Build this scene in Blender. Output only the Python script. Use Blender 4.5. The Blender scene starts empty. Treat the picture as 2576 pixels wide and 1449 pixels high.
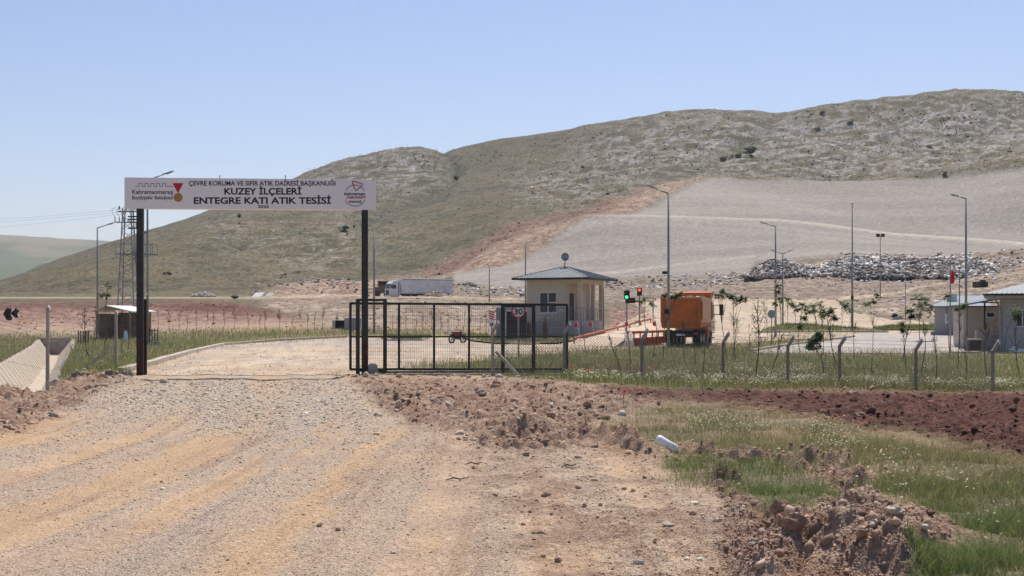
import bpy, bmesh, math, random
import numpy as np
from mathutils import Vector, Matrix
random.seed(7); RNG = np.random.default_rng(7)
scene = bpy.context.scene
COL = scene.collection
# ------------------------------------------------------------------ camera, sky, sun, exposure
F = 3400.0; HOR = 808.0; EYE = 1.6            # focal length and horizon in units of a 2576 px wide picture
cam = bpy.data.cameras.new('camera'); cam.sensor_width = 36.0; cam.lens = 36.0*F/2576.0
cam.shift_y = (HOR-724.5)/2576.0; cam.clip_start = 0.1; cam.clip_end = 20000
cam_o = bpy.data.objects.new('camera', cam); COL.objects.link(cam_o)
cam_o.location = (0, 0, EYE); cam_o.rotation_euler = (math.radians(90), 0, 0)
scene.camera = cam_o
SUN_EL = math.radians(60); SUN_AZ = math.radians(14)     # azimuth clockwise from +Y (away from the camera)
world = bpy.data.worlds.new('World'); scene.world = world; world.use_nodes = True
nt = world.node_tree; nt.nodes.clear()
wo = nt.nodes.new('ShaderNodeOutputWorld'); bg = nt.nodes.new('ShaderNodeBackground')
sk = nt.nodes.new('ShaderNodeTexSky'); sk.sky_type = 'NISHITA'; sk.sun_disc = False
sk.sun_elevation = SUN_EL; sk.sun_rotation = SUN_AZ; sk.altitude = 900; sk.air_density = 1.0; sk.dust_density = 1.6; sk.ozone_density = 2.2
hs = nt.nodes.new('ShaderNodeHueSaturation'); hs.inputs['Saturation'].default_value = 1.12
tint = nt.nodes.new('ShaderNodeMix'); tint.data_type = 'RGBA'; tint.blend_type = 'MULTIPLY'
tint.inputs[0].default_value = 1.0; tint.inputs[7].default_value = (1.10, 1.0, 1.03, 1)
bg.inputs['Strength'].default_value = 0.1
nt.links.new(sk.outputs[0], hs.inputs['Color']); nt.links.new(hs.outputs[0], tint.inputs[6])
nt.links.new(tint.outputs[2], bg.inputs[0]); nt.links.new(bg.outputs[0], wo.inputs[0])
sl = bpy.data.lights.new('sun', 'SUN'); sl.energy = 4.3; sl.angle = math.radians(0.5); sl.color = (1.0, 0.925, 0.81)
so = bpy.data.objects.new('sun', sl); COL.objects.link(so)
sdir = Vector((math.cos(SUN_EL)*math.sin(SUN_AZ), math.cos(SUN_EL)*math.cos(SUN_AZ), math.sin(SUN_EL)))
so.rotation_euler = sdir.to_track_quat('Z', 'Y').to_euler()
scene.view_settings.view_transform = 'Standard'; scene.view_settings.look = 'None'
scene.view_settings.exposure = 0.32; scene.view_settings.gamma = 1.0
scene.cycles.transparent_max_bounces = 12; scene.cycles.max_bounces = 6

# ------------------------------------------------------------------ numpy noise
def _hash(ix, iy, seed):
    h = (ix.astype(np.int64)*374761393 + iy.astype(np.int64)*668265263 + seed*1442695041) & 0xFFFFFFFF
    h = ((h ^ (h >> 13))*1274126177) & 0xFFFFFFFF
    h = h ^ (h >> 16)
    return (h & 0xFFFFFF)/float(0xFFFFFF)
def vn(x, y, seed=0):
    ix = np.floor(x); iy = np.floor(y); fx = x-ix; fy = y-iy
    fx = fx*fx*(3-2*fx); fy = fy*fy*(3-2*fy)
    a = _hash(ix, iy, seed); b = _hash(ix+1, iy, seed); c = _hash(ix, iy+1, seed); d = _hash(ix+1, iy+1, seed)
    return (a*(1-fx)+b*fx)*(1-fy)+(c*(1-fx)+d*fx)*fy
def fbm(x, y, octs=4, seed=0, gain=.5):
    s = 0; amp = 1; tot = 0
    for o in range(octs):
        s = s+amp*vn(x*2**o+17.3*o, y*2**o-9.1*o, seed+o*31); tot += amp; amp *= gain
    return s/tot
def sstep(a, b, x):
    t = np.clip((x-a)/(b-a), 0, 1); return t*t*(3-2*t)
def pchip(xk, yk, x):
    xk = np.asarray(xk, float); yk = np.asarray(yk, float); h = np.diff(xk); d = np.diff(yk)/h
    m = np.zeros_like(yk); m[0] = d[0]; m[-1] = d[-1]
    for i in range(1, len(xk)-1):
        if d[i-1]*d[i] > 0:
            w1 = 2*h[i]+h[i-1]; w2 = h[i]+2*h[i-1]; m[i] = (w1+w2)/(w1/d[i-1]+w2/d[i])
    x = np.clip(x, xk[0], xk[-1]); i = np.clip(np.searchsorted(xk, x)-1, 0, len(xk)-2)
    t = (x-xk[i])/h[i]; t2 = t*t; t3 = t2*t
    return (2*t3-3*t2+1)*yk[i]+(t3-2*t2+t)*h[i]*m[i]+(-2*t3+3*t2)*yk[i+1]+(t3-t2)*h[i]*m[i+1]

# ------------------------------------------------------------------ terrain: heights along bearings
U = np.arange(-2400, 5000, 8.0)               # bearing, as the column it has in a 2576 px wide picture
K = [-600, 0, 350, 700, 1000, 1325, 1550, 1800, 2100, 2350, 2576, 3200]
def zrow(v): return pchip(K, v, U)
def prow(Y, v, k=K): return EYE+(HOR-pchip(k, v, U))/F*Y
SKY_K = [-600, -200, 0, 100, 200, 300, 350, 430, 500, 600, 700, 760, 850, 950, 1010, 1050, 1090, 1115, 1150, 1200, 1325, 1400, 1500, 1600, 1700, 1800, 1900, 1960, 2050, 2150, 2250, 2350, 2430, 2500, 2576, 2900, 3400]
SKY_P = [800, 750, 706, 672, 638, 606, 590, 568, 545, 507, 470, 446, 411, 386, 376, 374, 380, 384, 378, 367, 348, 335, 315, 300, 288, 283, 286, 290, 275, 260, 250, 235, 228, 232, 240, 300, 420]
rows = [(0.5, zrow([0]*12)), (15, zrow([0]*12)),
 (30, zrow([-.1, -.05, 0, 0, 0, 0, -.05, -.12, -.2, -.25, -.3, -.3])),
 (40, zrow([-.3, -.2, 0, 0, 0, 0, -.15, -.32, -.42, -.45, -.45, -.45])),
 (60, zrow([-.3, -.2, 0, 0, 0, 0, -.1, -.3, -.45, -.45, -.45, -.45])),
 (90, zrow([-.3, -.15, 0, 0, 0, 0, 0, -.05, -.4, -.45, -.45, -.45])),
 (115, prow(115, [838, 838, 835, 828, 836, 840, 836, 828, 838, 838, 838, 838])),
 (150, prow(150, [767, 767, 770, 778, 762, 792, 790, 795, 806, 800, 800, 800])),
 (220, prow(220, [750, 748, 748, 751, 750, 753, 753, 750, 752, 738, 712, 660])),
 (300, prow(300, [744, 740, 742, 742, 743, 726, 716, 702, 692, 690, 668, 620])),
 (345, prow(345, [740, 730, 722, 720, 712, 692, 690, 676, 640, 640, 633, 600])),
 (420, prow(420, [740, 716, 655, 650, 634, 590, 538, 548, 572, 600, 616, 620])),
 (520, prow(520, [750, 712, 605, 555, 540, 505, 480, 449, 452, 450, 424, 400])),
 (620, prow(620, [765, 712, 596, 500, 450, 425, 375, 352, 352, 336, 325, 380])),
 (720, prow(720, SKY_P, SKY_K))]
zs = rows[-1][1]
rows += [(800, zs*.93), (950, zs*.6), (1400, zs*.1)]
YT = np.exp(np.linspace(math.log(.5), math.log(1400), 900))
ZT = np.zeros((len(YT), len(U)))
RY = np.array([r[0] for r in rows]); RZ = np.array([r[1] for r in rows])
for j in range(len(U)): ZT[:, j] = pchip(RY, RZ[:, j], YT)
LYT = np.log(YT)
def chan(x, y):                                # the drainage channel left of the gate
    L = -19.4-.319*(y-51); d = x-L
    return L, sstep(-.15, .75, d)*(1-sstep(1.75, 2.55, d))*sstep(30, 33, y)*(1-sstep(104, 106, y))
def base(x, y):
    x = np.asarray(x, float); y = np.asarray(y, float); ys = np.maximum(y, .5)
    u = HALF+F*x/ys
    a = np.clip((u-U[0])/8.0, 0, len(U)-1.001); b = np.clip((np.log(ys)-LYT[0])/(LYT[1]-LYT[0]), 0, len(YT)-1.001)
    i = a.astype(int); k = b.astype(int); fa = a-i; fb = b-k
    return (ZT[k, i]*(1-fa)+ZT[k, i+1]*fa)*(1-fb)+(ZT[k+1, i]*(1-fa)+ZT[k+1, i+1]*fa)*fb
HALF = 1288.0
# first ground point seen along each ray of the picture, used only to find where things stand
PX0, PY0, ST = -600.0, 200.0, 4.0
GPX = np.arange(PX0, 3200, ST); GPY = np.arange(PY0, 1500, ST)
DM = np.zeros((len(GPY), len(GPX)))
for j, p in enumerate(GPX):
    z = base((p-HALF)/F*YT, YT); py = HOR-F*(z-EYE)/YT
    env = np.minimum.accumulate(py); env = env-np.arange(len(env))*1e-7
    DM[:, j] = np.interp(-GPY, -env, YT)
def seen_y(px, py):
    a = np.clip((np.asarray(px, float)-PX0)/ST, 0, len(GPX)-1.001); b = np.clip((np.asarray(py, float)-PY0)/ST, 0, len(GPY)-1.001)
    i = a.astype(int); k = b.astype(int); fa = a-i; fb = b-k
    return 1/((1/DM[k, i]*(1-fa)+1/DM[k, i+1]*fa)*(1-fb)+(1/DM[k+1, i]*(1-fa)+1/DM[k+1, i+1]*fa)*fb)
def proj(x, y, z): y = np.maximum(y, .5); return HALF+F*x/y, HOR-F*(z-EYE)/y

# ------------------------------------------------------------------ ground zones, as plan-view areas (outlines measured on site photo)
MPX = np.arange(-600, 3200, 3.0); MPY = np.arange(200, 1500, 3.0)
MX, MY = np.meshgrid(MPX, MPY)
def raster(poly):
    ins = np.zeros(MX.shape, bool); n = len(poly)
    for i in range(n):
        x1, y1 = poly[i]; x2, y2 = poly[(i+1) % n]
        if y1 == y2: continue
        c = ((y1 > MY) != (y2 > MY)) & (MX < (x2-x1)*(MY-y1)/(y2-y1)+x1)
        ins ^= c
    return ins.astype(float)
def stroke(pts, w):
    out = np.zeros(MX.shape)
    for (x1, y1, w1), (x2, y2, w2) in zip(pts[:-1], pts[1:]):
        dx, dy = x2-x1, y2-y1; t = np.clip(((MX-x1)*dx+(MY-y1)*dy)/(dx*dx+dy*dy), 0, 1)
        d = np.hypot(MX-x1-t*dx, (MY-y1-t*dy)*1.6); ww = w1+(w2-w1)*t
        out = np.maximum(out, 1-np.clip(d/ww, 0, 1))
    return sstep(0, .8, out)*w
def blur(a, r):
    for ax in (0, 1):
        for _ in range(2):
            k = 2*r+1; c = np.cumsum(np.pad(a, [(r+1, r) if q == ax else (0, 0) for q in (0, 1)], mode='edge'), axis=ax)
            a = (np.take(c, range(k, c.shape[ax]), axis=ax)-np.take(c, range(0, c.shape[ax]-k), axis=ax))/k
    return a
Z = {}
def zone(name, polys, r=2): Z[name] = blur(np.clip(sum(raster(p) for p in polys), 0, 1), r) if r else np.clip(sum(raster(p) for p in polys), 0, 1)
zone('brown', [[(870, 948), (1430, 962), (1700, 985), (1720, 1010), (1560, 1050), (1480, 1078), (1330, 1088), (1200, 1100), (1040, 1070), (960, 1030), (930, 1000)],
   [(1190, 1112), (1300, 1090), (1500, 1095), (1640, 1132), (1660, 1160), (1500, 1142), (1300, 1142)],
   [(-600, 955), (330, 952), (260, 985), (170, 1035), (60, 1080), (-600, 1130)],
   [(1650, 1150), (1780, 1130), (1950, 1160), (2100, 1180), (2250, 1185), (2170, 1235), (2230, 1290), (2380, 1320), (2420, 1365), (2300, 1470), (2260, 1600), (1880, 1600), (1810, 1400), (1830, 1300), (1780, 1215), (1850, 1222), (1960, 1290), (2090, 1305), (2130, 1270), (2110, 1230), (1950, 1190), (1750, 1165)]], 3)
zone('red', [[(1500, 978), (3300, 990), (3300, 1400), (2700, 1200), (2576, 1165), (2350, 1110), (2150, 1085), (1950, 1040), (1700, 1012), (1560, 1000)]], 3)
zone('grassA', [[(1490, 1088), (1600, 1045), (1700, 1015), (1950, 1042), (2150, 1088), (2350, 1112), (2576, 1165), (3200, 1300), (3200, 1600), (2280, 1600), (2270, 1430), (2420, 1380), (2390, 1320), (2240, 1285), (2180, 1235), (2260, 1190), (2100, 1180), (1950, 1158), (1780, 1128), (1700, 1130), (1640, 1120)]], 4)
zone('grassB', [[(1650, 1160), (1760, 1166), (1950, 1190), (2100, 1228), (2120, 1280), (2080, 1302), (1980, 1300), (1860, 1235), (1700, 1212)]], 6)
zone('grassF', [[(1020, 928), (1130, 916), (1265, 902), (1400, 889), (1440, 883), (1570, 877), (1700, 870), (1800, 868), (1905, 861), (1975, 847), (2130, 846), (2150, 849), (1975, 870), (1890, 884), (1905, 889), (3200, 889), (3200, 992), (1700, 984), (1430, 962), (1290, 955), (1240, 940), (1000, 932)],
   [(-600, 836), (185, 845), (340, 838), (500, 832), (850, 826), (870, 848), (700, 857), (560, 868), (480, 887), (300, 936), (340, 952), (230, 950), (60, 968), (-600, 960)],
   [(850, 826), (1250, 838), (1250, 842), (870, 848)]], 2)
zone('gravel', [[(330, 955), (860, 955), (930, 985), (960, 1040), (900, 1075), (760, 1080), (640, 1100), (430, 1050), (240, 1040), (150, 1040), (250, 985)]], 8)
zone('redbank', [[(-600, 766), (460, 768), (560, 762), (700, 790), (790, 815), (850, 828), (450, 836), (-600, 842)], [(1535, 772), (1640, 778), (1640, 832), (1535, 836)]], 3)
zone('darkred', [[(-600, 762), (300, 763), (560, 761), (650, 775), (760, 800), (640, 790), (450, 782), (350, 774), (-600, 778)]], 2)
zone('stony', [[(700, 752), (1330, 757), (1400, 800), (1330, 838), (850, 828), (790, 812), (700, 790), (640, 770)], [(2110, 757), (2350, 735), (2576, 715), (3200, 700), (3200, 835), (2360, 812), (2250, 800), (2150, 784)]], 4)
zone('dirt', [[(640, 748), (1000, 690), (1140, 712), (1330, 722), (1550, 703), (1880, 694), (1900, 655), (2120, 636), (2576, 628), (3200, 600), (3200, 735), (2350, 760), (1330, 758), (640, 752)]], 3)
zone('strip', [[(640, 746), (760, 720), (880, 705), (1040, 676), (1150, 640), (1300, 572), (1500, 520), (1640, 470), (1700, 450), (1790, 446), (1600, 532), (1470, 548), (1330, 645), (1270, 672), (1140, 690), (1000, 735), (860, 748)]], 2)
zone('cut', [[(1040, 680), (1150, 638), (1230, 602), (1310, 568), (1500, 518), (1640, 470), (1600, 492), (1500, 533), (1330, 588), (1230, 625), (1110, 682)]], 2)
zone('cover', [[(1140, 688), (1270, 670), (1330, 645), (1470, 545), (1600, 532), (1700, 488), (1787, 448), (2000, 452), (2300, 452), (2420, 441), (2576, 424), (3200, 380), (3200, 640), (2576, 640), (2300, 645), (2120, 640), (1900, 655), (1880, 692), (1550, 706), (1330, 724), (1140, 714)]], 1)
zone('bench', [], 0) if False else None
Z['bench'] = stroke([(1470, 540, 7), (1700, 546, 7), (1950, 556, 7), (2080, 570, 8), (2250, 592, 8), (2576, 616, 8), (3200, 640, 8)], 1.0)
Z['bench2'] = stroke([(1330, 702, 6), (1550, 688, 10), (1700, 668, 7), (1900, 640, 5)], .8)
zone('rock', [[(740, 470), (800, 430), (950, 380), (1050, 365), (1100, 378), (1150, 420), (1130, 470), (1040, 470), (950, 490), (850, 520)],
   [(1250, 470), (1400, 415), (1560, 400), (1700, 440), (1650, 465), (1500, 515), (1350, 520)], [(1400, 380), (1600, 290), (1800, 280), (2000, 285), (2430, 220), (3200, 300), (3200, 400), (2576, 415), (2300, 450), (1790, 445), (1700, 430), (1600, 390)],
   [(500, 560), (640, 545), (700, 590), (620, 615), (480, 600)], [(760, 600), (880, 560), (960, 565), (860, 610)], [(930, 590), (1060, 545), (1080, 560), (960, 610)], [(640, 640), (900, 600), (900, 650), (700, 680)]], 14)
zone('vale', [[(1960, 290), (2050, 290), (1980, 360), (1900, 400), (1800, 420), (1720, 430), (1640, 440), (1620, 420), (1800, 380), (1900, 340)], [(1130, 400), (1300, 380), (1180, 440), (1120, 500), (940, 560), (900, 540), (1060, 480)]], 8)
Z['ochre'] = np.clip(stroke([(420, 1600, 170), (640, 1400, 150), (800, 1280, 80), (880, 1180, 45), (1000, 1090, 40)], 1)+stroke([(-200, 1420, 60), (200, 1300, 60), (480, 1170, 50), (640, 1080, 30), (700, 990, 30), (650, 920, 30)], .9)
   + stroke([(-300, 1150, 50), (60, 1110, 50), (240, 1100, 30)], .7)+stroke([(1300, 1600, 160), (1500, 1440, 100), (1560, 1330, 60)], .45)+stroke([(860, 1190, 50), (1100, 1150, 50)], .4), 0, 1)
Z['grey'] = np.clip(stroke([(-300, 1340, 90), (100, 1220, 70), (400, 1120, 50), (560, 1050, 40)], .8)+stroke([(-100, 1600, 200), (400, 1360, 90), (640, 1220, 60), (760, 1100, 50), (820, 1000, 40)], 1)+stroke([(1000, 1600, 90), (1060, 1300, 60)], .3), 0, 1)
Z['gully'] = blur(np.clip(stroke([(1112, 384, 14), (1152, 430, 16), (1110, 490, 16), (980, 530, 14), (880, 575, 8)], 1)+stroke([(1962, 291, 10), (1900, 350, 16), (1790, 408, 18), (1680, 442, 12)], 1)+stroke([(1640, 300, 6), (1600, 350, 9), (1480, 400, 7), (1330, 450, 6)], .6)+stroke([(2300, 245, 8), (2250, 320, 12), (2200, 400, 12)], .7)+stroke([(2500, 250, 8), (2480, 330, 12), (2450, 400, 10)], .6)+stroke([(820, 500, 6), (700, 580, 9), (520, 660, 9), (380, 720, 6)], .55)+stroke([(1240, 520, 6), (1080, 600, 8), (960, 660, 8)], .5), 0, 1), 3)
Z['track'] = np.clip(stroke([(2110, 752, 7), (2250, 738, 5), (2400, 706, 4), (2576, 684, 4), (3000, 640, 4)], 1)+stroke([(2350, 735, 4), (2480, 722, 4), (2600, 706, 4)], .8)+stroke([(2440, 640, 3), (2600, 642, 5), (3000, 646, 5)], 1)+stroke([(-300, 750, 4), (200, 748, 4), (640, 750, 5), (900, 745, 7), (1300, 753, 4), (1500, 752, 4)], .8), 0, 1)
zone('browns', [[(1000, 1100), (1300, 1130), (1640, 1160), (1850, 1230), (1880, 1600), (1300, 1600), (1330, 1400), (1180, 1240)]], 22)
Z['rgrey'] = np.clip(stroke([(520, 880, 10), (700, 868, 10), (900, 862, 12), (1150, 868, 10), (1300, 880, 8)], 1)+stroke([(600, 905, 8), (900, 892, 9), (1200, 888, 8)], .6)+stroke([(2150, 822, 6), (1900, 800, 12), (1700, 780, 12)], .35), 0, 1)
Z['rdirt'] = np.clip(stroke([(320, 938, 14), (420, 925, 10), (600, 915, 8)], 1)+stroke([(900, 935, 14), (700, 925, 8), (560, 935, 8)], .8)+stroke([(700, 885, 4), (900, 882, 4), (1300, 896, 5)], .7)+stroke([(2100, 800, 5), (2000, 815, 4), (1850, 830, 4), (1650, 820, 4)], .6)+stroke([(1700, 755, 5), (2110, 760, 8)], .5), 0, 1)
Z['mound'] = np.clip(stroke([(1930, 1440, 90), (2000, 1370, 90), (2120, 1400, 120), (2250, 1430, 90)], 1)+stroke([(2000, 1310, 40), (2120, 1290, 40), (2300, 1340, 60)], .4), 0, 1)
Z['ridge'] = np.clip(stroke([(1240, 1118, 16), (1330, 1102, 24), (1480, 1108, 24), (1630, 1142, 16)], 1)+stroke([(1700, 1140, 14), (1900, 1160, 18), (2120, 1180, 18), (2170, 1240, 24)], .8)+stroke([(200, 955, 40), (270, 950, 30), (330, 962, 20)], 1)+stroke([(-200, 1000, 40), (60, 1010, 30)], .7)+stroke([(1740, 1216, 10), (1850, 1220, 10)], .7), 0, 1)
def zn(name, px, py):
    m = Z[name]; a = np.clip((px+600)/3.0, 0, m.shape[1]-1.001); b = np.clip((py-200)/3.0, 0, m.shape[0]-1.001)
    i = a.astype(int); k = b.astype(int); fa = a-i; fb = b-k
    return (m[k, i]*(1-fa)+m[k, i+1]*fa)*(1-fb)+(m[k+1, i]*(1-fa)+m[k+1, i+1]*fa)*fb
def warp(x, y, z):
    px, py = proj(x, y, z); s = F/np.maximum(y, .5)
    w = (fbm(x*1.1, y*1.1, 3, 5)-.5)*np.minimum(s*.5, 105); w2 = (fbm(x*1.1, y*1.1, 3, 55)-.5)*np.minimum(s*.5*1.6/np.maximum(y, .5)*1.0*3, 30)
    return px+w, py+w2
def streak(x, y): xs = x+4.2*sstep(17, 45, y); return xs, fbm(xs*1.5, y*.06, 3, 201), fbm(xs*4.5, y*.12, 2, 202)
def H(x, y, full=False):
    x = np.asarray(x, float); y = np.asarray(y, float)
    b = base(x, y); px, py = warp(x, y, b)
    near = sstep(60, 45, y) if False else 1-sstep(45, 70, y)
    br = zn('brown', px, py); rd = zn('red', px, py); gA = np.maximum(zn('grassA', px, py), zn('grassB', px, py))
    gv = zn('gravel', px, py); md = zn('mound', px, py); rg = zn('ridge', px, py)
    n1 = fbm(x*1.3, y*1.3, 3, 11); n2 = fbm(x*5, y*5, 3, 12); n3 = vn(x*19, y*19, 13)
    cl = np.clip(n2-.42, 0, 1)
    rough = np.maximum(br, rd)*near
    z = b+near*((n1-.5)*.05+(n3-.5)*.008)+rough*((n1-.5)*.14+cl*.27+(n3-.5)*.04)
    xs, s1, s2 = streak(x, y); onr = near*(1-np.clip(np.maximum(rough, gA)+md+rg, 0, 1)); z = z+onr*((s1-.5)*.09+(s2-.5)*.03)+zn('browns', px, py)*near*np.clip(n2-.5, 0, 1)*.13
    z = z+gA*near*((n1-.5)*.12+(n2-.5)*.05)+gv*near*(n2-.5)*.04
    z = z+(md*.17*(.4+1.2*n1)+rg*.13*(.3+1.4*n1)+(md+rg)*((n2-.5)*.12+(n3-.5)*.03+(vn(x*9, y*9, 14)-.5)*.07))*near
    _, c = chan(x, y); z = z-c*1.25
    far = sstep(118, 150, y)
    st = zn('stony', px, py); dt = zn('dirt', px, py); rb = zn('redbank', px, py)
    z = z+far*((fbm(x*.35, y*.35, 4, 21)-.5)*1.3*np.maximum(st, dt*.7)+rb*(fbm(x*.8, y*.8, 3, 22)-.5)*1.1)
    hl = sstep(240, 330, y); cv = zn('cover', px, py); rk = zn('rock', px, py)
    z = z+hl*(1-cv)*((fbm(x*.03, y*.03, 4, 31)-.5)*(7-4.5*sstep(520, 650, y))+(fbm(x*.15, y*.3, 3, 32)-.5)*(1.2+2.6*rk))+hl*cv*(fbm(x*.02, y*.02, 2, 33)-.5)*2.0
    z = z-hl*zn('cut', px, py)*2.0*fbm(x*.1, y*.1, 2, 34)+zn('bench', px, py)*hl*.6
    z = z-hl*(1-cv)*zn('gully', px, py)*4.0
    return z
def mix(a, b, t): t = t[..., None]; return a*(1-t)+b*t
def C(*c): return np.array(c, float)
def ground_col(x, y, z):
    px, py = warp(x, y, z)
    n0 = fbm(x*.25, y*.25, 3, 41); n1 = fbm(x*1.7, y*1.7, 3, 42); n2 = fbm(x*7, y*7, 2, 43); n4 = vn(x*31, y*31, 44)
    sandy = mix(C(.54, .385, .255), C(.44, .32, .225), sstep(.3, .7, n1))
    xs, s1, s2 = streak(x, y); c = mix(sandy, C(.43, .34, .26), sstep(.42, .62, s1)*.65); c = mix(c, C(.50, .325, .18), (1-sstep(.34, .48, s1))*.6); c = mix(c, C(.33, .215, .14), sstep(.58, .72, s2)*.5)
    c = mix(c, C(.56, .36, .19), zn('ochre', px, py)*(.25+.5*n0))
    c = mix(c, C(.42, .34, .275), zn('grey', px, py)*(.5+.4*n1))
    c = mix(c, C(.43, .36, .28), zn('gravel', px, py)*(.35+.6*n0))
    c = mix(c, C(.29, .19, .13), zn('browns', px, py)*sstep(.42, .62, n2*.5+n1*.5)*.8)
    bro = mix(C(.245, .145, .10), C(.41, .29, .21), sstep(.35, .7, n2*.6+n1*.4))
    c = mix(c, bro, np.clip(zn('brown', px, py)*1.0, 0, 1)*(.72+.28*n1))
    c = mix(c, mix(C(.085, .033, .025), C(.15, .065, .045), sstep(.4, .75, n2)), zn('red', px, py))
    gr = mix(C(.13, .12, .055), C(.25, .175, .10), sstep(.35, .65, n1))
    c = mix(c, gr, np.maximum(zn('grassA', px, py), zn('grassB', px, py))*.9)
    c = mix(c, mix(C(.12, .12, .045), C(.19, .155, .075), sstep(.4, .65, n0)), zn('grassF', px, py))
    # inside the site and the hills
    far = sstep(110, 135, y); n5 = fbm(x*.08, y*.08, 4, 51); n6 = fbm(x*.5, y*.9, 4, 52); n7 = fbm(x*1.6, y*2.2, 3, 53)
    hill = mix(C(.150, .122, .060), C(.098, .092, .044), sstep(.35, .65, n5))
    hill = mix(hill, C(.20, .145, .095), sstep(.5, .75, n6)*.7)
    hill = mix(hill, C(.085, .088, .045), zn('vale', px, py)*.95)
    hill = mix(hill, C(.075, .078, .040), zn('gully', px, py)*.75)
    rkm = zn('rock', px, py)*(1-.8*zn('gully', px, py)); rg_ = 1-np.abs(2*fbm(x*.10, y*.28+x*.03, 4, 56)-1)*2.2; rr = sstep(.50, .74, rg_*.55+n7*.45+.06*rkm)*(.07+.93*rkm)*sstep(.30, .55, n5+rkm*.22); hill = mix(hill, C(.085, .075, .045), sstep(.60, .72, fbm(x*.35, y*.6, 3, 57))*.7)
    hill = mix(hill, mix(C(.44, .395, .335), C(.27, .235, .19), sstep(.4, .7, n7)), np.clip(rr, 0, 1))
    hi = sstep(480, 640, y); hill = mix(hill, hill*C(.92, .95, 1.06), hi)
    f = hill*C(.84, .85, .86)
    f = mix(f, mix(C(.25, .185, .135), C(.40, .32, .245), sstep(.45, .65, n6)), zn('stony', px, py)*sstep(105, 120, y))
    f = mix(f, mix(C(.205, .11, .082), C(.33, .215, .165), sstep(.42, .6, n7*.6+n6*.4)), zn('redbank', px, py))
    f = mix(f, C(.12, .05, .036), zn('darkred', px, py))
    f = mix(f, mix(C(.22, .165, .125), C(.32, .25, .19), sstep(.4, .7, n6)), zn('dirt', px, py)); f = mix(f, C(.16, .115, .085), zn('dirt', px, py)*sstep(.5, .66, fbm(x*.025, y*.35, 3, 60))*.75)
    f = mix(f, mix(C(.36, .265, .19), C(.24, .155, .11), sstep(.4, .6, n6)), zn('strip', px, py))
    f = mix(f, mix(C(.115, .055, .042), C(.22, .13, .095), sstep(.42, .62, n6)), zn('cut', px, py)*(.7+.3*sstep(.35, .5, n7)))
    cov = mix(C(.315, .28, .245), C(.265, .236, .21), sstep(.35, .65, fbm(x*.018+y*.01, y*.05, 4, 54))); cov = mix(cov, C(.235, .21, .185), sstep(.55, .68, fbm(x*.01, y*.22+x*.05, 3, 58))*.45); cov = mix(cov, C(.38, .335, .285), sstep(.60, .70, fbm(x*.012-y*.02, y*.12-x*.03, 3, 59))*.35)
    cov = mix(cov, C(.375, .34, .30), sstep(.5, .8, n7)*.5)
    cov = mix(cov, C(.50, .445, .375), np.clip(zn('bench', px, py)*.9+zn('bench2', px, py)*.65, 0, 1))
    f = mix(f, cov*C(.97, .975, .975), zn('cover', px, py))
    f = mix(f, C(.52, .41, .29), zn('track', px, py)*.85)
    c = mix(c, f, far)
    c = c*(0.86+.28*n4)[..., None]
    return np.clip(c, 0, 1)

# ------------------------------------------------------------------ mesh + material helpers
def mesh_np(name, V, Fq, mat, col=None, parent=None, smooth=False):
    me = bpy.data.meshes.new(name); V = np.ascontiguousarray(V, np.float32); Fq = np.ascontiguousarray(Fq, np.int32)
    n = Fq.shape[1]; me.vertices.add(len(V)); me.vertices.foreach_set('co', V.ravel())
    me.loops.add(Fq.size); me.loops.foreach_set('vertex_index', Fq.ravel())
    me.polygons.add(len(Fq)); me.polygons.foreach_set('loop_start', np.arange(0, Fq.size, n, dtype=np.int32))
    me.polygons.foreach_set('loop_total', np.full(len(Fq), n, np.int32))
    if smooth: me.polygons.foreach_set('use_smooth', np.ones(len(Fq), bool))
    me.update(calc_edges=True)
    if col is not None:
        at = me.color_attributes.new('col', 'FLOAT_COLOR', 'POINT')
        at.data.foreach_set('color', (col if col.shape[1] == 4 else np.concatenate([col, np.ones((len(col), 1))], 1)).astype(np.float32).ravel())
    me.materials.append(mat); o = bpy.data.objects.new(name, me); COL.objects.link(o)
    if parent: o.parent = parent
    return o
MATS = {}
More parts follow.
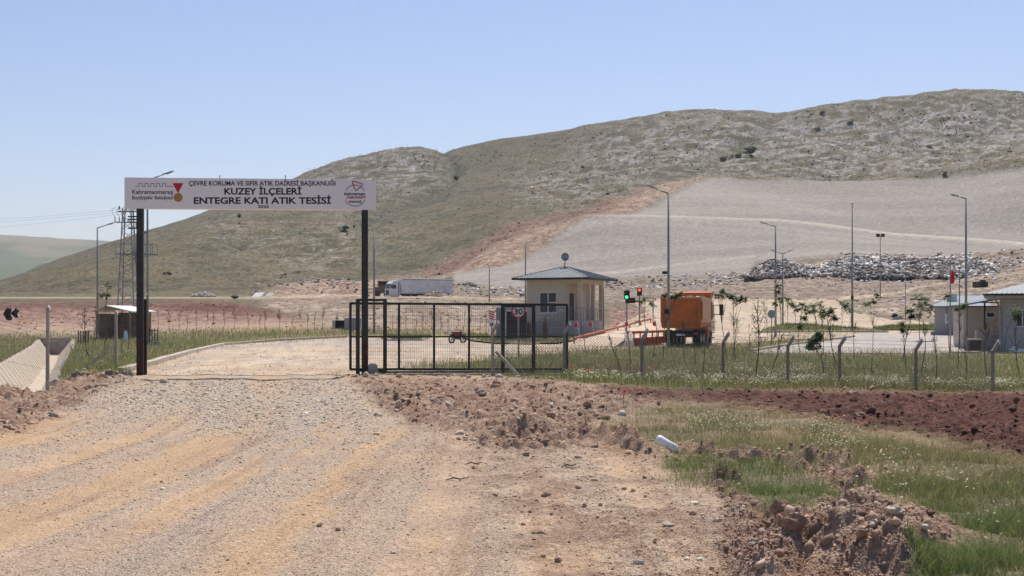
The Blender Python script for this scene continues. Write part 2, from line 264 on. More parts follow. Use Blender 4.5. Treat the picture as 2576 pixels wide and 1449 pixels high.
def mat(name, c1, c2=None, scale=4.0, rough=.8, bump=0.0, metal=0.0, attr=False, trans=0.0, emis=0.0, bscale=None, detail=6.0, contrast=(.35, .65)):
    if name in MATS: return MATS[name]
    m = bpy.data.materials.new(name); m.use_nodes = True; t = m.node_tree; N = t.nodes; L = t.links
    b = N['Principled BSDF']; b.inputs['Roughness'].default_value = rough; b.inputs['Metallic'].default_value = metal
    b.inputs['Specular IOR Level'].default_value = .3
    tc = N.new('ShaderNodeTexCoord'); no = N.new('ShaderNodeTexNoise'); no.inputs['Scale'].default_value = scale; no.inputs['Detail'].default_value = detail
    no.inputs['Roughness'].default_value = .65
    L.new(tc.outputs['Object'], no.inputs['Vector'])
    rp = N.new('ShaderNodeMapRange'); rp.inputs[1].default_value = contrast[0]; rp.inputs[2].default_value = contrast[1]; L.new(no.outputs[0], rp.inputs[0])
    mx = N.new('ShaderNodeMix'); mx.data_type = 'RGBA'; 
    if not attr: L.new(rp.outputs[0], mx.inputs[0])
    if attr:
        a = N.new('ShaderNodeAttribute'); a.attribute_name = 'col'
        df = N.new('ShaderNodeMath'); df.operation = 'SUBTRACT'; df.inputs[1].default_value = .5; L.new(rp.outputs[0], df.inputs[0]); ml = N.new('ShaderNodeMath'); ml.operation = 'MULTIPLY_ADD'; ml.inputs[2].default_value = .5; L.new(df.outputs[0], ml.inputs[0]); L.new(a.outputs['Alpha'], ml.inputs[1]); L.new(ml.outputs[0], mx.inputs[0])
        for k, s in ((6, c1), (7, c2 or 1.0)):
            mm = N.new('ShaderNodeVectorMath'); mm.operation = 'SCALE'; mm.inputs['Scale'].default_value = s
            L.new(a.outputs['Color'], mm.inputs[0]); L.new(mm.outputs[0], mx.inputs[k])
    else:
        c2 = c2 or tuple(v*.85 for v in c1)
        mx.inputs[6].default_value = (*c1, 1); mx.inputs[7].default_value = (*c2, 1)
    L.new(mx.outputs[2], b.inputs['Base Color'])
    if emis: L.new(mx.outputs[2], b.inputs['Emission Color']); b.inputs['Emission Strength'].default_value = emis
    if bump:
        n2 = N.new('ShaderNodeTexNoise'); n2.inputs['Scale'].default_value = bscale or scale*3; n2.inputs['Detail'].default_value = 5
        L.new(tc.outputs['Object'], n2.inputs['Vector']); bp = N.new('ShaderNodeBump'); bp.inputs['Strength'].default_value = 1; bp.inputs['Distance'].default_value = bump
        L.new(n2.outputs[0], bp.inputs['Height']); L.new(bp.outputs[0], b.inputs['Normal'])
    if trans:
        tr = N.new('ShaderNodeBsdfTranslucent'); L.new(mx.outputs[2], tr.inputs[0]); ms = N.new('ShaderNodeMixShader'); ms.inputs[0].default_value = trans
        L.new(b.outputs[0], ms.inputs[1]); L.new(tr.outputs[0], ms.inputs[2]); L.new(ms.outputs[0], N['Material Output'].inputs[0])
    MATS[name] = m; return m
def gridf(nr, nc):
    i = np.arange(nr*nc).reshape(nr, nc)
    return np.stack([i[:-1, :-1], i[:-1, 1:], i[1:, 1:], i[1:, :-1]], -1).reshape(-1, 4)
def tag(o, label=None, cat=None, group=None, kind=None):
    if label: o['label'] = label
    if cat: o['category'] = cat
    if group: o['group'] = group
    if kind: o['kind'] = kind
    return o

# ------------------------------------------------------------------ ground and hills
def fan(Ys, us):
    Yg, ug = np.meshgrid(Ys, us, indexing='ij'); X = (ug-HALF)/F*Yg
    return X.ravel(), Yg.ravel(), len(Ys), len(us)
def cols(step, lo=-200, hi=2776):
    side = [15, 40, 80, 150, 260, 420, 700, 1100, 1700, 2500, 3500, 5000, 8000]
    return np.concatenate([lo-np.array(side[::-1]), np.arange(lo, hi+1, step), hi+np.array(side)]).astype(float)
ya = list(np.arange(1.5, 7.5, .12)); yv = 7.5
while yv < 43: ya.append(yv); yv += .012+.0012*yv
X, Y, nr, nc = fan(np.array(ya), cols(4)); Zg = H(X, Y)
V1 = np.stack([X, Y, Zg], 1); c1 = ground_col(X, Y, base(X, Y)); f1 = gridf(nr, nc)
ya2 = [ya[-1]-.02]
while ya2[-1] < 150: ya2.append(ya2[-1]*1.0045)
X, Y, nr, nc = fan(np.array(ya2), cols(6)); Zg = H(X, Y); Zg[:nc] -= .01
V2 = np.stack([X, Y, Zg], 1); c2 = ground_col(X, Y, base(X, Y)); f2 = gridf(nr, nc)+len(V1)
xb, yb = np.meshgrid(np.linspace(-60, 60, 121), np.linspace(-40, 1.5, 42)); xb = xb.ravel(); yb = yb.ravel()
V3 = np.stack([xb, yb, (fbm(xb, yb, 2, 11)-.5)*.05-.005], 1); c3 = ground_col(xb, np.maximum(yb, 6), xb*0); f3 = gridf(42, 121)+len(V1)+len(V2)
m_ground = mat('ground_soil', .70, 1.2, 30, .95, .03, attr=True, bscale=48)
tag(mesh_np('ground', np.concatenate([V1, V2, V3]), np.concatenate([f1, f2, f3]), m_ground, np.concatenate([c1, c2, c3]), smooth=True), kind='structure')
ya3 = [ya2[-1]-.05]
while ya3[-1] < 1300: ya3.append(ya3[-1]*1.0045)
X, Y, nr, nc = fan(np.array(ya3), cols(5)); Zg = H(X, Y)
m_hill = mat('hill_soil', .52, 1.34, .9, .95, .5, attr=True, bscale=.7, detail=8, contrast=(.38, .62))
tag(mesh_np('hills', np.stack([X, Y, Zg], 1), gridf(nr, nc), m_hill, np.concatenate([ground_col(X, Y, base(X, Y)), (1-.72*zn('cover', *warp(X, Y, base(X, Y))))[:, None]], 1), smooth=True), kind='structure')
# far green hills beyond the slope
ud = np.arange(-1800, 1400, 12.0); yd = np.linspace(1500, 4200, 60); Yg, ug = np.meshgrid(yd, ud, indexing='ij')
sky2 = pchip([-1800, -900, -300, 0, 100, 250, 350, 700, 1400], [640, 560, 580, 597, 604, 614, 620, 650, 700], ug)
t = (Yg-1500)/(3800-1500); zt = EYE+(HOR-sky2)/F*3800; zz = np.where(t < 1, zt*np.sin(np.clip(t, 0, 1)*math.pi/2)**1.5, zt*(1-(t-1)*1.5))
Xd = ((ug-HALF)/F*Yg); zz = zz+(fbm(Xd/260, Yg/260, 4, 71)-.5)*50*np.clip(t*3, 0, 1)*np.clip((1.02-t)*4, 0, 1)-6
cd = mix(C(.105, .115, .065), C(.17, .15, .10), sstep(.4, .6, fbm(Xd/300, Yg/300, 3, 72)).ravel())
cd = mix(cd, C(.08, .105, .055), sstep(.5, .6, fbm(Xd/180, Yg/400, 3, 73)).ravel()*(t.ravel() < .6))
tag(mesh_np('far_hills', np.stack([Xd, Yg, zz], -1).reshape(-1, 3), gridf(*Xd.shape), mat('far_hill_soil', .9, 1.1, .01, .95, attr=True), cd, smooth=True), kind='structure')
fx, fy = np.meshgrid(np.linspace(-8500, 8500, 10), np.linspace(1250, 8500, 10))
tag(mesh_np('plain', np.stack([fx.ravel(), fy.ravel(), np.full(100, -8.0)], 1), gridf(10, 10), mat('plain_soil', (.2, .18, .1), (.14, .15, .07), .01)), kind='structure')

# ================================================================== things
class MB:
    def __init__(s): s.v = []; s.f = []; s.m = None
    def add(s, vs, fs):
        n = len(s.v)
        if s.m is not None: vs = [s.m @ Vector(v) for v in vs]
        s.v += [tuple(v) for v in vs]; s.f += [tuple(i+n for i in f) for f in fs]; return s
    def box(s, x0, x1, y0, y1, z0, z1):
        return s.add([(x0, y0, z0), (x1, y0, z0), (x1, y1, z0), (x0, y1, z0), (x0, y0, z1), (x1, y0, z1), (x1, y1, z1), (x0, y1, z1)],
            [(0, 3, 2, 1), (4, 5, 6, 7), (0, 1, 5, 4), (1, 2, 6, 5), (2, 3, 7, 6), (3, 0, 4, 7)])
    def hexa(s, pts): return s.add(pts, [(0, 3, 2, 1), (4, 5, 6, 7), (0, 1, 5, 4), (1, 2, 6, 5), (2, 3, 7, 6), (3, 0, 4, 7)])
    def bar(s, p0, p1, w, h=None):
        h = h or w; p0 = Vector(p0); p1 = Vector(p1); d = (p1-p0).normalized()
        up = Vector((0, 0, 1)) if abs(d.z) < .95 else Vector((0, 1, 0)); a = d.cross(up).normalized()*w/2; b = a.normalized().cross(d)*h/2
        return s.hexa([p0-a-b, p0+a-b, p0+a+b, p0-a+b, p1-a-b, p1+a-b, p1+a+b, p1-a+b])
    def tube(s, pts, r, n=8, cap=True):
        pts = [Vector(p) for p in pts]; r = [r]*len(pts) if not hasattr(r, '__len__') else r; vs = []; fs = []
        for i, p in enumerate(pts):
            d = (pts[min(i+1, len(pts)-1)]-pts[max(i-1, 0)]).normalized(); up = Vector((0, 0, 1)) if abs(d.z) < .9 else Vector((0, 1, 0))
            a = d.cross(up).normalized(); b = a.cross(d)
            for k in range(n): t = 2*math.pi*k/n; vs.append(p+(a*math.cos(t)+b*math.sin(t))*r[i])
        for i in range(len(pts)-1):
            for k in range(n): k2 = (k+1) % n; fs.append((i*n+k, i*n+k2, (i+1)*n+k2, (i+1)*n+k))
        if cap: fs.append(tuple(range(n))[::-1]); fs.append(tuple(range((len(pts)-1)*n, len(pts)*n)))
        return s.add(vs, fs)
    def prism(s, pts, axis, a0, a1):                    # 2D outline swept along axis 'x','y','z'
        n = len(pts)
        def P(u, v, w): return {'x': (w, u, v), 'y': (u, w, v), 'z': (u, v, w)}[axis]
        vs = [P(u, v, a0) for u, v in pts]+[P(u, v, a1) for u, v in pts]
        return s.add(vs, [tuple(range(n)), tuple(range(n, 2*n))[::-1]]+[(i, (i+1) % n, n+(i+1) % n, n+i) for i in range(n)])
    def blob(s, c, rx, ry, rz, sub=2, jit=.15, seed=0):
        bm = bmesh.new(); bmesh.ops.create_icosphere(bm, subdivisions=sub, radius=1); r = random.Random(seed)
        ph = [(r.uniform(1, 3), r.uniform(0, 6), r.uniform(1, 3), r.uniform(0, 6)) for _ in range(4)]
        vs = []
        for v in bm.verts:
            k = 1+jit*sum(math.sin(a*v.co.x*2+b)*math.cos(c2*v.co.z*2+v.co.y*a+d) for a, b, c2, d in ph)/2+r.uniform(-jit, jit)*.35
            vs.append((c[0]+v.co.x*rx*k, c[1]+v.co.y*ry*k, c[2]+v.co.z*rz*k))
        fs = [tuple(v.index for v in f.verts) for f in bm.faces]; bm.free(); return s.add(vs, fs)
    def build(s, name, m, parent=None, label=None, smooth=False, bevel=0, kind=None):
        me = bpy.data.meshes.new(name); me.from_pydata(s.v, [], s.f); me.update()
        bm = bmesh.new(); bm.from_mesh(me); bmesh.ops.recalc_face_normals(bm, faces=bm.faces)
        if bevel: bmesh.ops.bevel(bm, geom=bm.edges[:], offset=bevel, segments=2, affect='EDGES', profile=.6)
        bm.to_mesh(me); bm.free()
        if smooth:
            me.polygons.foreach_set('use_smooth', np.ones(len(me.polygons), bool))
        me.materials.append(m); o = bpy.data.objects.new(name, me); COL.objects.link(o)
        if parent: o.parent = parent
        if label: o['label'] = label
        if kind: o['kind'] = kind
        return o
def thing(name, label, cat, loc, rz=0, group=None):
    o = bpy.data.objects.new(name, None); COL.objects.link(o); o.empty_display_size = .3
    o.location = loc; o.rotation_euler = (0, 0, rz); return tag(o, label, cat, group)
def dup(o, parent=None):
    c = o.copy(); COL.objects.link(c); c.parent = parent
    for ch in [q for q in bpy.data.objects if q.parent == o]: dup(ch, c)
    return c
def W(px, py, Y): return Vector(((px-HALF)/F*Y, Y, EYE+(HOR-py)/F*Y))
def G(px, py=None, Y=None):                       # the ground point at bearing px that is seen at row py (or lies at distance Y)
    if Y is None: Y = float(seen_y(px, py))
    x = (px-HALF)/F*Y; return Vector((x, Y, float(H(x, Y))))
M = dict(
 steel=('dark_painted_steel', (.018, .020, .024), (.035, .034, .036), 6, .45), rust=('rusted_post_foot', (.075, .035, .022), (.03, .022, .02), 5, .8),
 signw=('sign_sheet', (.78, .755, .745), (.82, .79, .78), 3, .6), ink=('sign_ink', (.028, .028, .045), None, 3, .6), inkg=('sign_grey_ink', (.14, .14, .135), None, 3, .6), red=('sign_red', (.50, .02, .04), None, 3, .5),
 gold=('medal_gold', (.42, .25, .07), (.33, .18, .05), 12, .5), conc=('concrete', (.42, .365, .31), (.28, .24, .205), 3, .9), concl=('channel_concrete', (.55, .48, .39), (.44, .37, .29), 1.5, .9),
 white=('white_paint', (.78, .77, .75), (.66, .65, .63), 2, .5), cap=('white_post_tip', (.8, .78, .74), None, 2, .6), galv=('galvanised_steel', (.30, .31, .32), (.23, .235, .24), 2, .45, 0, .5), wire=('fence_wire', (.17, .165, .16), None, 2, .5, 0, .6),
 plaster=('beige_plaster', (.56, .475, .385), (.50, .42, .335), 1.2, .9), plasterg=('grey_plaster', (.42, .38, .35), (.36, .325, .30), 1.2, .9), roof=('blue_grey_roof_sheet', (.15, .185, .21), (.115, .14, .16), 1.5, .55, 0, .2),
 roofw=('white_roof_sheet', (.75, .75, .73), (.62, .62, .6), 1.5, .5), glass=('window_glass', (.025, .03, .035), (.05, .055, .06), 1, .12), pvc=('white_window_frame', (.72, .72, .70), None, 2, .5), dark=('dark_opening', (.03, .027, .025), (.05, .045, .04), 2, .9),
 black=('black_plastic', (.012, .012, .013), (.03, .03, .03), 4, .5), rubber=('tyre_rubber', (.022, .02, .019), (.06, .05, .042), 5, .9), orange=('orange_dump_body_paint', (.60, .155, .035), (.40, .115, .04), 2.5, .6), tan=('dusty_sunlit_orange_paint', (.72, .43, .22), (.60, .36, .18), 2, .7),
 ored=('orange_red_girder_paint', (.45, .085, .04), (.34, .09, .05), 3, .6), pale=('dusty_deck', (.58, .47, .35), (.48, .37, .27), 2, .9), cabw=('truck_cab_white', (.70, .69, .68), (.58, .57, .55), 2, .35), trailer=('trailer_side_dirty_white', (.76, .75, .75), (.55, .54, .54), .7, .6),
 brownm=('rusty_brown_machine_paint', (.21, .10, .05), (.10, .06, .04), 3, .7), brown=('brown_board', (.10, .065, .055), (.07, .05, .045), 3, .7), bark=('sapling_bark', (.085, .065, .05), (.15, .115, .09), 14, .9), barkg=('grey_twig_bark', (.16, .125, .105), (.10, .08, .065), 9, .9),
 leaf=('ailanthus_leaf', (.13, .19, .055), (.06, .10, .03), 5, .6), leafd=('dark_shrub_leaf', (.032, .055, .026), (.055, .08, .035), 3, .7), dry=('dry_red_conifer', (.23, .10, .07), (.15, .08, .06), 5, .9), rock=('limestone', (.52, .44, .35), (.38, .30, .23), 6, .9),
 clod=('soil_clod_earth', (.23, .14, .10), (.33, .22, .155), 25, .95), plast=('crumpled_white_plastic', (.80, .82, .84), (.70, .72, .74), 8, .35), bag=('black_plastic_bag', (.03, .03, .032), (.07, .07, .07), 9, .6), kerb=('kerb_concrete', (.52, .46, .38), (.42, .36, .29), 2, .9),
 flag=('red_flag_cloth', (.42, .02, .03), (.3, .015, .025), 3, .8), grn=('dark_green_metal', (.015, .02, .02), (.04, .045, .045), 3, .5), wood=('grey_timber', (.36, .30, .24), (.24, .2, .16), 6, .9), brick=('rubble_wall', (.20, .13, .10), (.30, .23, .18), 4, .9), corr=('grey_container_sheet', (.36, .35, .34), (.29, .28, .27), 1, .6))
def m(k):
    a = M[k]; kw = {}
    if k in ('leaf', 'leafd', 'flag'): kw['trans'] = .35
    if k in ('conc', 'plaster', 'plasterg', 'rock', 'clod', 'concl'): kw['bump'] = .01
    if k in ('rust',): kw['contrast'] = (.4, .6)
    return mat(a[0], *a[1:6], **({'metal': a[6+0]} if False else kw), **({'metal': a[-1]} if len(a) > 6 else {}))
def emit(name, c, s): return mat(name, c, c, 3, .4, emis=s)

# ---------------- roads, kerbs, islands
def drape(name, table, matl, lift, n=420, sub=14, kind='structure'):
    t = np.array(table, float); R = []
    for i in range(len(t)-1):
        for k in range(sub): R.append(t[i]+(t[i+1]-t[i])*k/sub)
    R.append(t[-1]); R = np.array(R); a = np.linspace(0, 1, n); px = R[:, 1:2]*(1-a)+R[:, 2:3]*a; py = R[:, 0:1]+px*0
    Yv = seen_y(px, py); X = (px-HALF)/F*Yv; e = np.minimum(a, 1-a)[None]*12; Zv = H(X, Yv)+lift
    X1_, Y1_ = X.ravel(), Yv.ravel(); wx, wy = warp(X1_, Y1_, base(X1_, Y1_)); q1 = fbm(X1_*.3, Y1_*.12, 4, 301); q2 = fbm(X1_*1.5, Y1_*.6, 3, 302); q3 = vn(X1_*6, Y1_*2, 303)
    if 'lot' in name: cc = mix(C(.40, .365, .325), C(.34, .315, .285), sstep(.35, .65, q1)); cc = mix(cc, C(.45, .40, .33), sstep(.55, .7, q2)*.6)
    else:
        cc = mix(C(.50, .40, .285), C(.43, .34, .25), sstep(.35, .65, q1)); cc = mix(cc, C(.375, .345, .315), zn('rgrey', wx, wy)*.85); cc = mix(cc, C(.42, .28, .17), zn('rdirt', wx, wy)*(.4+.6*q2)); cc = mix(cc, C(.33, .24, .165), sstep(.55, .7, q2)*.65); cc = mix(cc, C(.30, .25, .21), sstep(.56, .66, fbm(X1_*2.2+Y1_*.3, Y1_*.10, 3, 305))*.45)
    cc = cc*(.9+.2*q3)[:, None]
    o = mesh_np(name, np.stack([X, Yv, Zv], -1).reshape(-1, 3), gridf(*X.shape), matl, cc, smooth=True); return tag(o, kind=kind)
m_road = mat('dusty_road', .86, 1.12, 5, .95, .01, attr=True, bscale=20, detail=10)
m_lot = mat('grey_paved_lot', .88, 1.1, 4, .9, .006, attr=True, bscale=25, detail=9)
drape('road', [(944, 350, 900), (935, 325, 935), (925, 370, 1018), (915, 410, 1125), (903, 445, 1262), (890, 478, 1395), (883, 498, 1440), (876, 530, 1565), (869, 562, 1690), (862, 640, 1880), (857, 715, 1955), (850, 850, 2060)], m_road, .012)
drape('yard_road', [(864.6, 1440, 1860), (857, 1440, 1955), (850, 1450, 2110), (843, 1500, 2150), (835, 1545, 2350), (825, 1548, 2348), (812, 1562, 2335), (800, 1600, 2225), (790, 1618, 2160), (780, 1625, 2130), (765, 1590, 2112), (754, 1560, 2120)], m_road, .02)
drape('parking_lot', [(889, 1905, 2950), (884, 1892, 2950), (878, 1925, 2950), (870, 1978, 2950), (860, 2060, 2950), (850, 2140, 2950), (843, 2150, 2950), (838.5, 2160, 2950)], m_lot, .024)
def kerb(label, pts, w=.18, h=.14, dx=0):
    P = []
    for (a, b), (c, d) in zip(pts[:-1], pts[1:]):
        for k in range(6): P.append(G(a+(c-a)*k/6, b+(d-b)*k/6))
    P.append(G(*pts[-1])); mb = MB()
    vs = []; fs = []
    for i, p in enumerate(P):
        d = (P[min(i+1, len(P)-1)]-P[max(i-1, 0)]); s = Vector((-d.y, d.x, 0)).normalized()*w/2
        vs += [p-s+Vector((0, 0, -.1)), p-s+Vector((0, 0, h)), p+s+Vector((0, 0, h)), p+s+Vector((0, 0, -.1))]
    for i in range(len(P)-1):
        for k in range(3): fs.append((4*i+k, 4*i+k+1, 4*i+5+k, 4*i+4+k))
    fs += [(0, 1, 2, 3), tuple(4*(len(P)-1)+k for k in (3, 2, 1, 0))]
    tag(mb.add(vs, fs).build('kerb', m('kerb')), label, 'kerb', 'concrete kerbs along the roads')
kerb('long pale kerb curving left of the entrance road beside the grass', [(300, 938), (400, 911), (480, 888), (560, 869), (700, 858), (870, 849)], .3, .16)
kerb('dark edged kerb of the road island behind the gate, near the motorcycle', [(960, 852), (985, 858), (1060, 857), (1075, 852)])
kerb('kerb of the small island in front of the guard hut', [(1180, 855), (1240, 864), (1330, 868), (1430, 860), (1450, 853)])
kerb('pale kerb slanting up along the left edge of the paved lot', [(1892, 884), (1978, 869.5), (2060, 859.5), (2148, 848)], .25)
kerb('low kerb on the near side of the grass island behind the lot', [(1900, 838), (2020, 836.5), (2150, 836.5), (2235, 837)])
def island(label, table, h=.12):
    t = np.array(table, float); R = np.concatenate([[t[i]+(t[i+1]-t[i])*k/4 for k in range(4)] for i in range(len(t)-1)]+[[t[-1]]]); a = np.linspace(0, 1, 40)
    px = R[:, 1:2]*(1-a)+R[:, 2:3]*a; py = R[:, 0:1]+px*0; Yv = seen_y(px, py); X = (px-HALF)/F*Yv
    o = mesh_np('grass_verge', np.stack([X, Yv, H(X, Yv)+h], -1).reshape(-1, 3), gridf(*X.shape), mat('verge_soil', (.13, .125, .05), (.19, .15, .08), 1.5, .95)); tag(o, kind='structure')
ISL = [[(857, 988, 1058), (854, 975, 1072), (850, 960, 1085)], [(866, 1245, 1400), (860, 1190, 1440), (852, 1165, 1455), (845, 1160, 1450)], [(836, 1915, 2235), (830, 1930, 2180), (824, 1950, 2100), (819, 1975, 2030)], [(832, 2195, 2352), (828, 2195, 2352), (822, 2245, 2352)]]
for t in ISL: island('', t)
# drainage channel
def channel():
    mb = MB(); rb = MB(); ys = np.arange(34, 104, 1.0)
    def prof(y):
        L = float(-19.4-.319*(y-51)); g = float(base(L, y))
        return [(L-.25, y, g+.07), (L, y, g+.08), (L+.85, y, g-1.1), (L+1.45, y, g-1.1), (L+2.45, y, g+.08), (L+2.7, y, g+.07)]
    vs = [p for y in ys for p in prof(y)]; fs = []
    for i in range(len(ys)-1):
        for k in range(5): fs.append((6*i+k, 6*i+k+1, 6*i+7+k, 6*i+6+k))
    mb.add(vs, fs)
    for y in ys[::2]:
        a, b, c = prof(y)[1], prof(y)[2], prof(y)[3]; mb.bar((a[0]+.0, a[1], a[2]+.005), (b[0], b[1], b[2]+.01), .06, .03)
    e = MB(); a = prof(103.5); e.hexa([(a[1][0], 103, a[2][2]), (a[4][0], 103, a[2][2]), (a[4][0], 103.3, a[2][2]), (a[1][0], 103.3, a[2][2]), (a[1][0], 103, a[1][2]+.1), (a[4][0], 103, a[1][2]+.1), (a[4][0], 103.3, a[1][2]+.1), (a[1][0], 103.3, a[1][2]+.1)])
    t = thing('drainage_channel', 'long pale concrete drainage channel with ribbed sloping sides at left edge', 'drainage channel', (0, 0, 0))
    mb.build('lining', m('concl'), t); e.build('end_wall', m('conc'), t)
channel()

# ---------------- entrance gantry with the sign
SY0, SY1 = 39.6, 40.25
def gpt(px, py): Yg = SY0+(SY1-SY0)*(px-313)/632.0; return W(px, py, Yg)
gl = gpt(350, 942); gr_ = gpt(917, 942)
gang = math.atan2(gr_.y-gl.y, gr_.x-gl.x)
gt = thing('entrance_sign_gantry', 'big grey-white entrance sign on two dark steel posts across the road', 'sign gantry', (gl.x, gl.y, 0), gang)
inv = (Matrix.Translation((gl.x, gl.y, 0)) @ Matrix.Rotation(gang, 4, 'Z')).inverted()
def gloc(px, py): return inv @ gpt(px, py)
pw = .19
for px, lab in ((350.5, 'left post'), (917.5, 'right post')):
    x = gloc(px, 942).x; MB().box(x-pw/2, x+pw/2, .06, .26, 1.05, 4.95).build('post', m('steel'), gt)
    MB().box(x-pw/2-.001, x+pw/2+.001, .059, .261, -.4, 1.05).build('post_foot', m('rust'), gt, 'rust brown foot of the post')
a = gloc(313, 446); b = gloc(945, 452); c = gloc(945, 528); d = gloc(313, 524)
sp = MB().hexa([(d.x, 0, d.z), (c.x, 0, c.z), (c.x, .34, c.z), (d.x, .34, d.z), (a.x, 0, a.z), (b.x, 0, b.z), (b.x, .34, b.z), (a.x, .34, a.z)]).build('sign_panel', m('signw'), gt, bevel=.008)
for px in (552, 717): q = gloc(px, 449); MB().tube([(q.x, .1, q.z-.05), (q.x, .1, q.z+.11)], .012, 6).build('rod', m('steel'), gt)
# sign frame: u,v in the enlarged picture of the sign (2576 x 515 px) -> local x,z
def sl_(u, v):
    px = (440+u/2.342)/1.5652; py = (660+v/2.342)/1.5652
    yy = py; q = gloc(px, yy); return q.x, q.z
def text(body, u0, u1, v0, v1, mk, parent, name='lettering', off=0.0, shear=0.0, th=.006, loc_y=-.004, fit=None, bold=.02, label=None):
    cu = bpy.data.curves.new('t', 'FONT'); cu.body = body; cu.size = 1; cu.offset = bold; cu.shear = shear; cu.resolution_u = 4
    o = bpy.data.objects.new('t', cu); COL.objects.link(o); bpy.context.view_layer.update()
    me = bpy.data.meshes.new_from_object(o.evaluated_get(bpy.context.evaluated_depsgraph_get())); bpy.data.objects.remove(o)
    n = len(me.vertices); co = np.zeros(n*3); me.vertices.foreach_get('co', co); co = co.reshape(-1, 3)
    capt = .729 if fit is None else fit                # cap height of the default font
    xmin, xmax = co[:, 0].min(), co[:, 0].max(); P0 = (u0, v1); P1 = (u1, v0)
    if callable(parent): conv = parent
    out = np.zeros_like(co)
    for i in range(n):
        fx = (co[i, 0]-xmin)/(xmax-xmin); fz = co[i, 1]/capt
        X_, Z_ = CONV(u0+(u1-u0)*fx, v1+(v0-v1)*fz); out[i] = (X_, loc_y, Z_)
    me.vertices.foreach_set('co', out.astype(np.float32).ravel()); me.update(); me.materials.clear(); me.materials.append(m(mk) if isinstance(mk, str) else mk)
    bm = bmesh.new(); bm.from_mesh(me); bmesh.ops.triangulate(bm, faces=bm.faces)
    r = bmesh.ops.extrude_face_region(bm, geom=bm.faces[:]); 
    for v in r['geom']:
        if isinstance(v, bmesh.types.BMVert): v.co.y += th
    bmesh.ops.recalc_face_normals(bm, faces=bm.faces); bm.to_mesh(me); bm.free()
    me.name = name; ob = bpy.data.objects.new(name, me); COL.objects.link(ob); ob.parent = PARENT
    if label: ob['label'] = label
    return ob
CONV = sl_; PARENT = sp
text('ÇEVRE KORUMA VE SIFIR ATIK DAİRESİ BAŞKANLIĞI', 712, 2063, 122, 165, 'ink', sp, label='first line of dark lettering')
text('KUZEY İLÇELERİ', 1038, 1750, 187, 247, 'ink', sp, bold=.03, label='second line of large dark lettering')
text('ENTEGRE KATI ATIK TESİSİ', 757, 2022, 272, 332, 'ink', sp, bold=.03, label='third line of large dark lettering')
text('2025', 1346, 1449, 346, 372, 'ink', sp, bold=.03, label='small year figures')
text('Kahramanmaraş', 188, 565, 203, 242, 'ink', sp, bold=.015, label='upper line of the municipality name')
text('Büyükşehir Belediyesi', 188, 563, 257, 293, 'ink', sp, bold=.012, label='lower line of the municipality name')
def sbar(mb, pts, w, y=-.005):
    for (u0, v0), (u1, v1) in zip(pts[:-1], pts[1:]):
        x0, z0 = sl_(u0, v0); x1, z1 = sl_(u1, v1); mb.bar((x0, y+.003, z0), (x1, y+.003, z1), .006, w) if abs(x1-x0) > abs(z1-z0) else mb.bar((x0, y+.003, z0), (x1, y+.003, z1), w, .006)
mb = MB(); pts = [(215, 173), (252, 173)]
for k in range(5): u = 252+k*54; pts += [(u, 145), (u+28, 145), (u+28, 173)]+([(u+54, 173)] if k < 4 else [(565, 173)])
sbar(mb, pts, .016); mb.build('castle_outline', m('inkg'), sp)
def sdisc(u, v, r, n=32): 
    cx, cz = sl_(u, v); rr = r/2.342/1.5652/F*40; return [(cx+rr*math.cos(2*math.pi*k/n), cz+rr*math.sin(2*math.pi*k/n)) for k in range(n)]
MB().prism([sl_(560, 143), sl_(660, 143), sl_(611, 236)], 'y', -.006, .003).build('red_ribbon', m('red'), sp)
md = MB().prism(sdisc(612, 275, 40), 'y', -.008, .003).build('medal', m('gold'), sp)
MB().prism([p for p in sdisc(612, 275, 29)], 'y', -.012, -.004).build('medal_centre', m('gold'), md)
mb = MB(); arcs = [(75, 112), (20, 62), (125, 158), (203, 337)]
for a0, a1 in [(28, 152), (205, 335)]:
    cx, cz = sl_(2243, 258); pr = []
    for k in range(17):
        t = math.radians(a0+(a1-a0)*k/16); pr.append((cx+.315*math.cos(t), 0, cz+.315*math.sin(t)))
    mb = MB()
    for p, q in zip(pr[:-1], pr[1:]): mb.tube([p, q], .011, 6, False)
    mb.build('emblem_arc', m('inkg'), sp)
mb = MB(); tri = [(2213, 121), (2320, 152), (2250, 219)]; P = []
for i in range(3):
    a_, b_, c_ = tri[i-1], tri[i], tri[(i+1) % 3]
    for k in range(5):
        t = k/4; u = (1-t)**2*(b_[0]*.82+a_[0]*.18)+2*t*(1-t)*b_[0]+t*t*(b_[0]*.82+c_[0]*.18); v = (1-t)**2*(b_[1]*.82+a_[1]*.18)+2*t*(1-t)*b_[1]+t*t*(b_[1]*.82+c_[1]*.18); x, z = sl_(u, v); P.append((x, -.004, z))
P.append(P[0]); mb.tube(P, .014, 6, False); mb.build('emblem_triangle', m('red'), sp)
text('kahraman', 2142, 2336, 226, 254, 'ink', sp, bold=.025, shear=.15, label='upper word of the round emblem')
text('sensin', 2158, 2342, 258, 286, 'red', sp, bold=.02, shear=.5, fit=.6, label='red slanted word of the round emblem')
text('maraş', 2184, 2302, 298, 322, 'ink', sp, bold=.025, shear=.15, label='lower word of the round emblem')

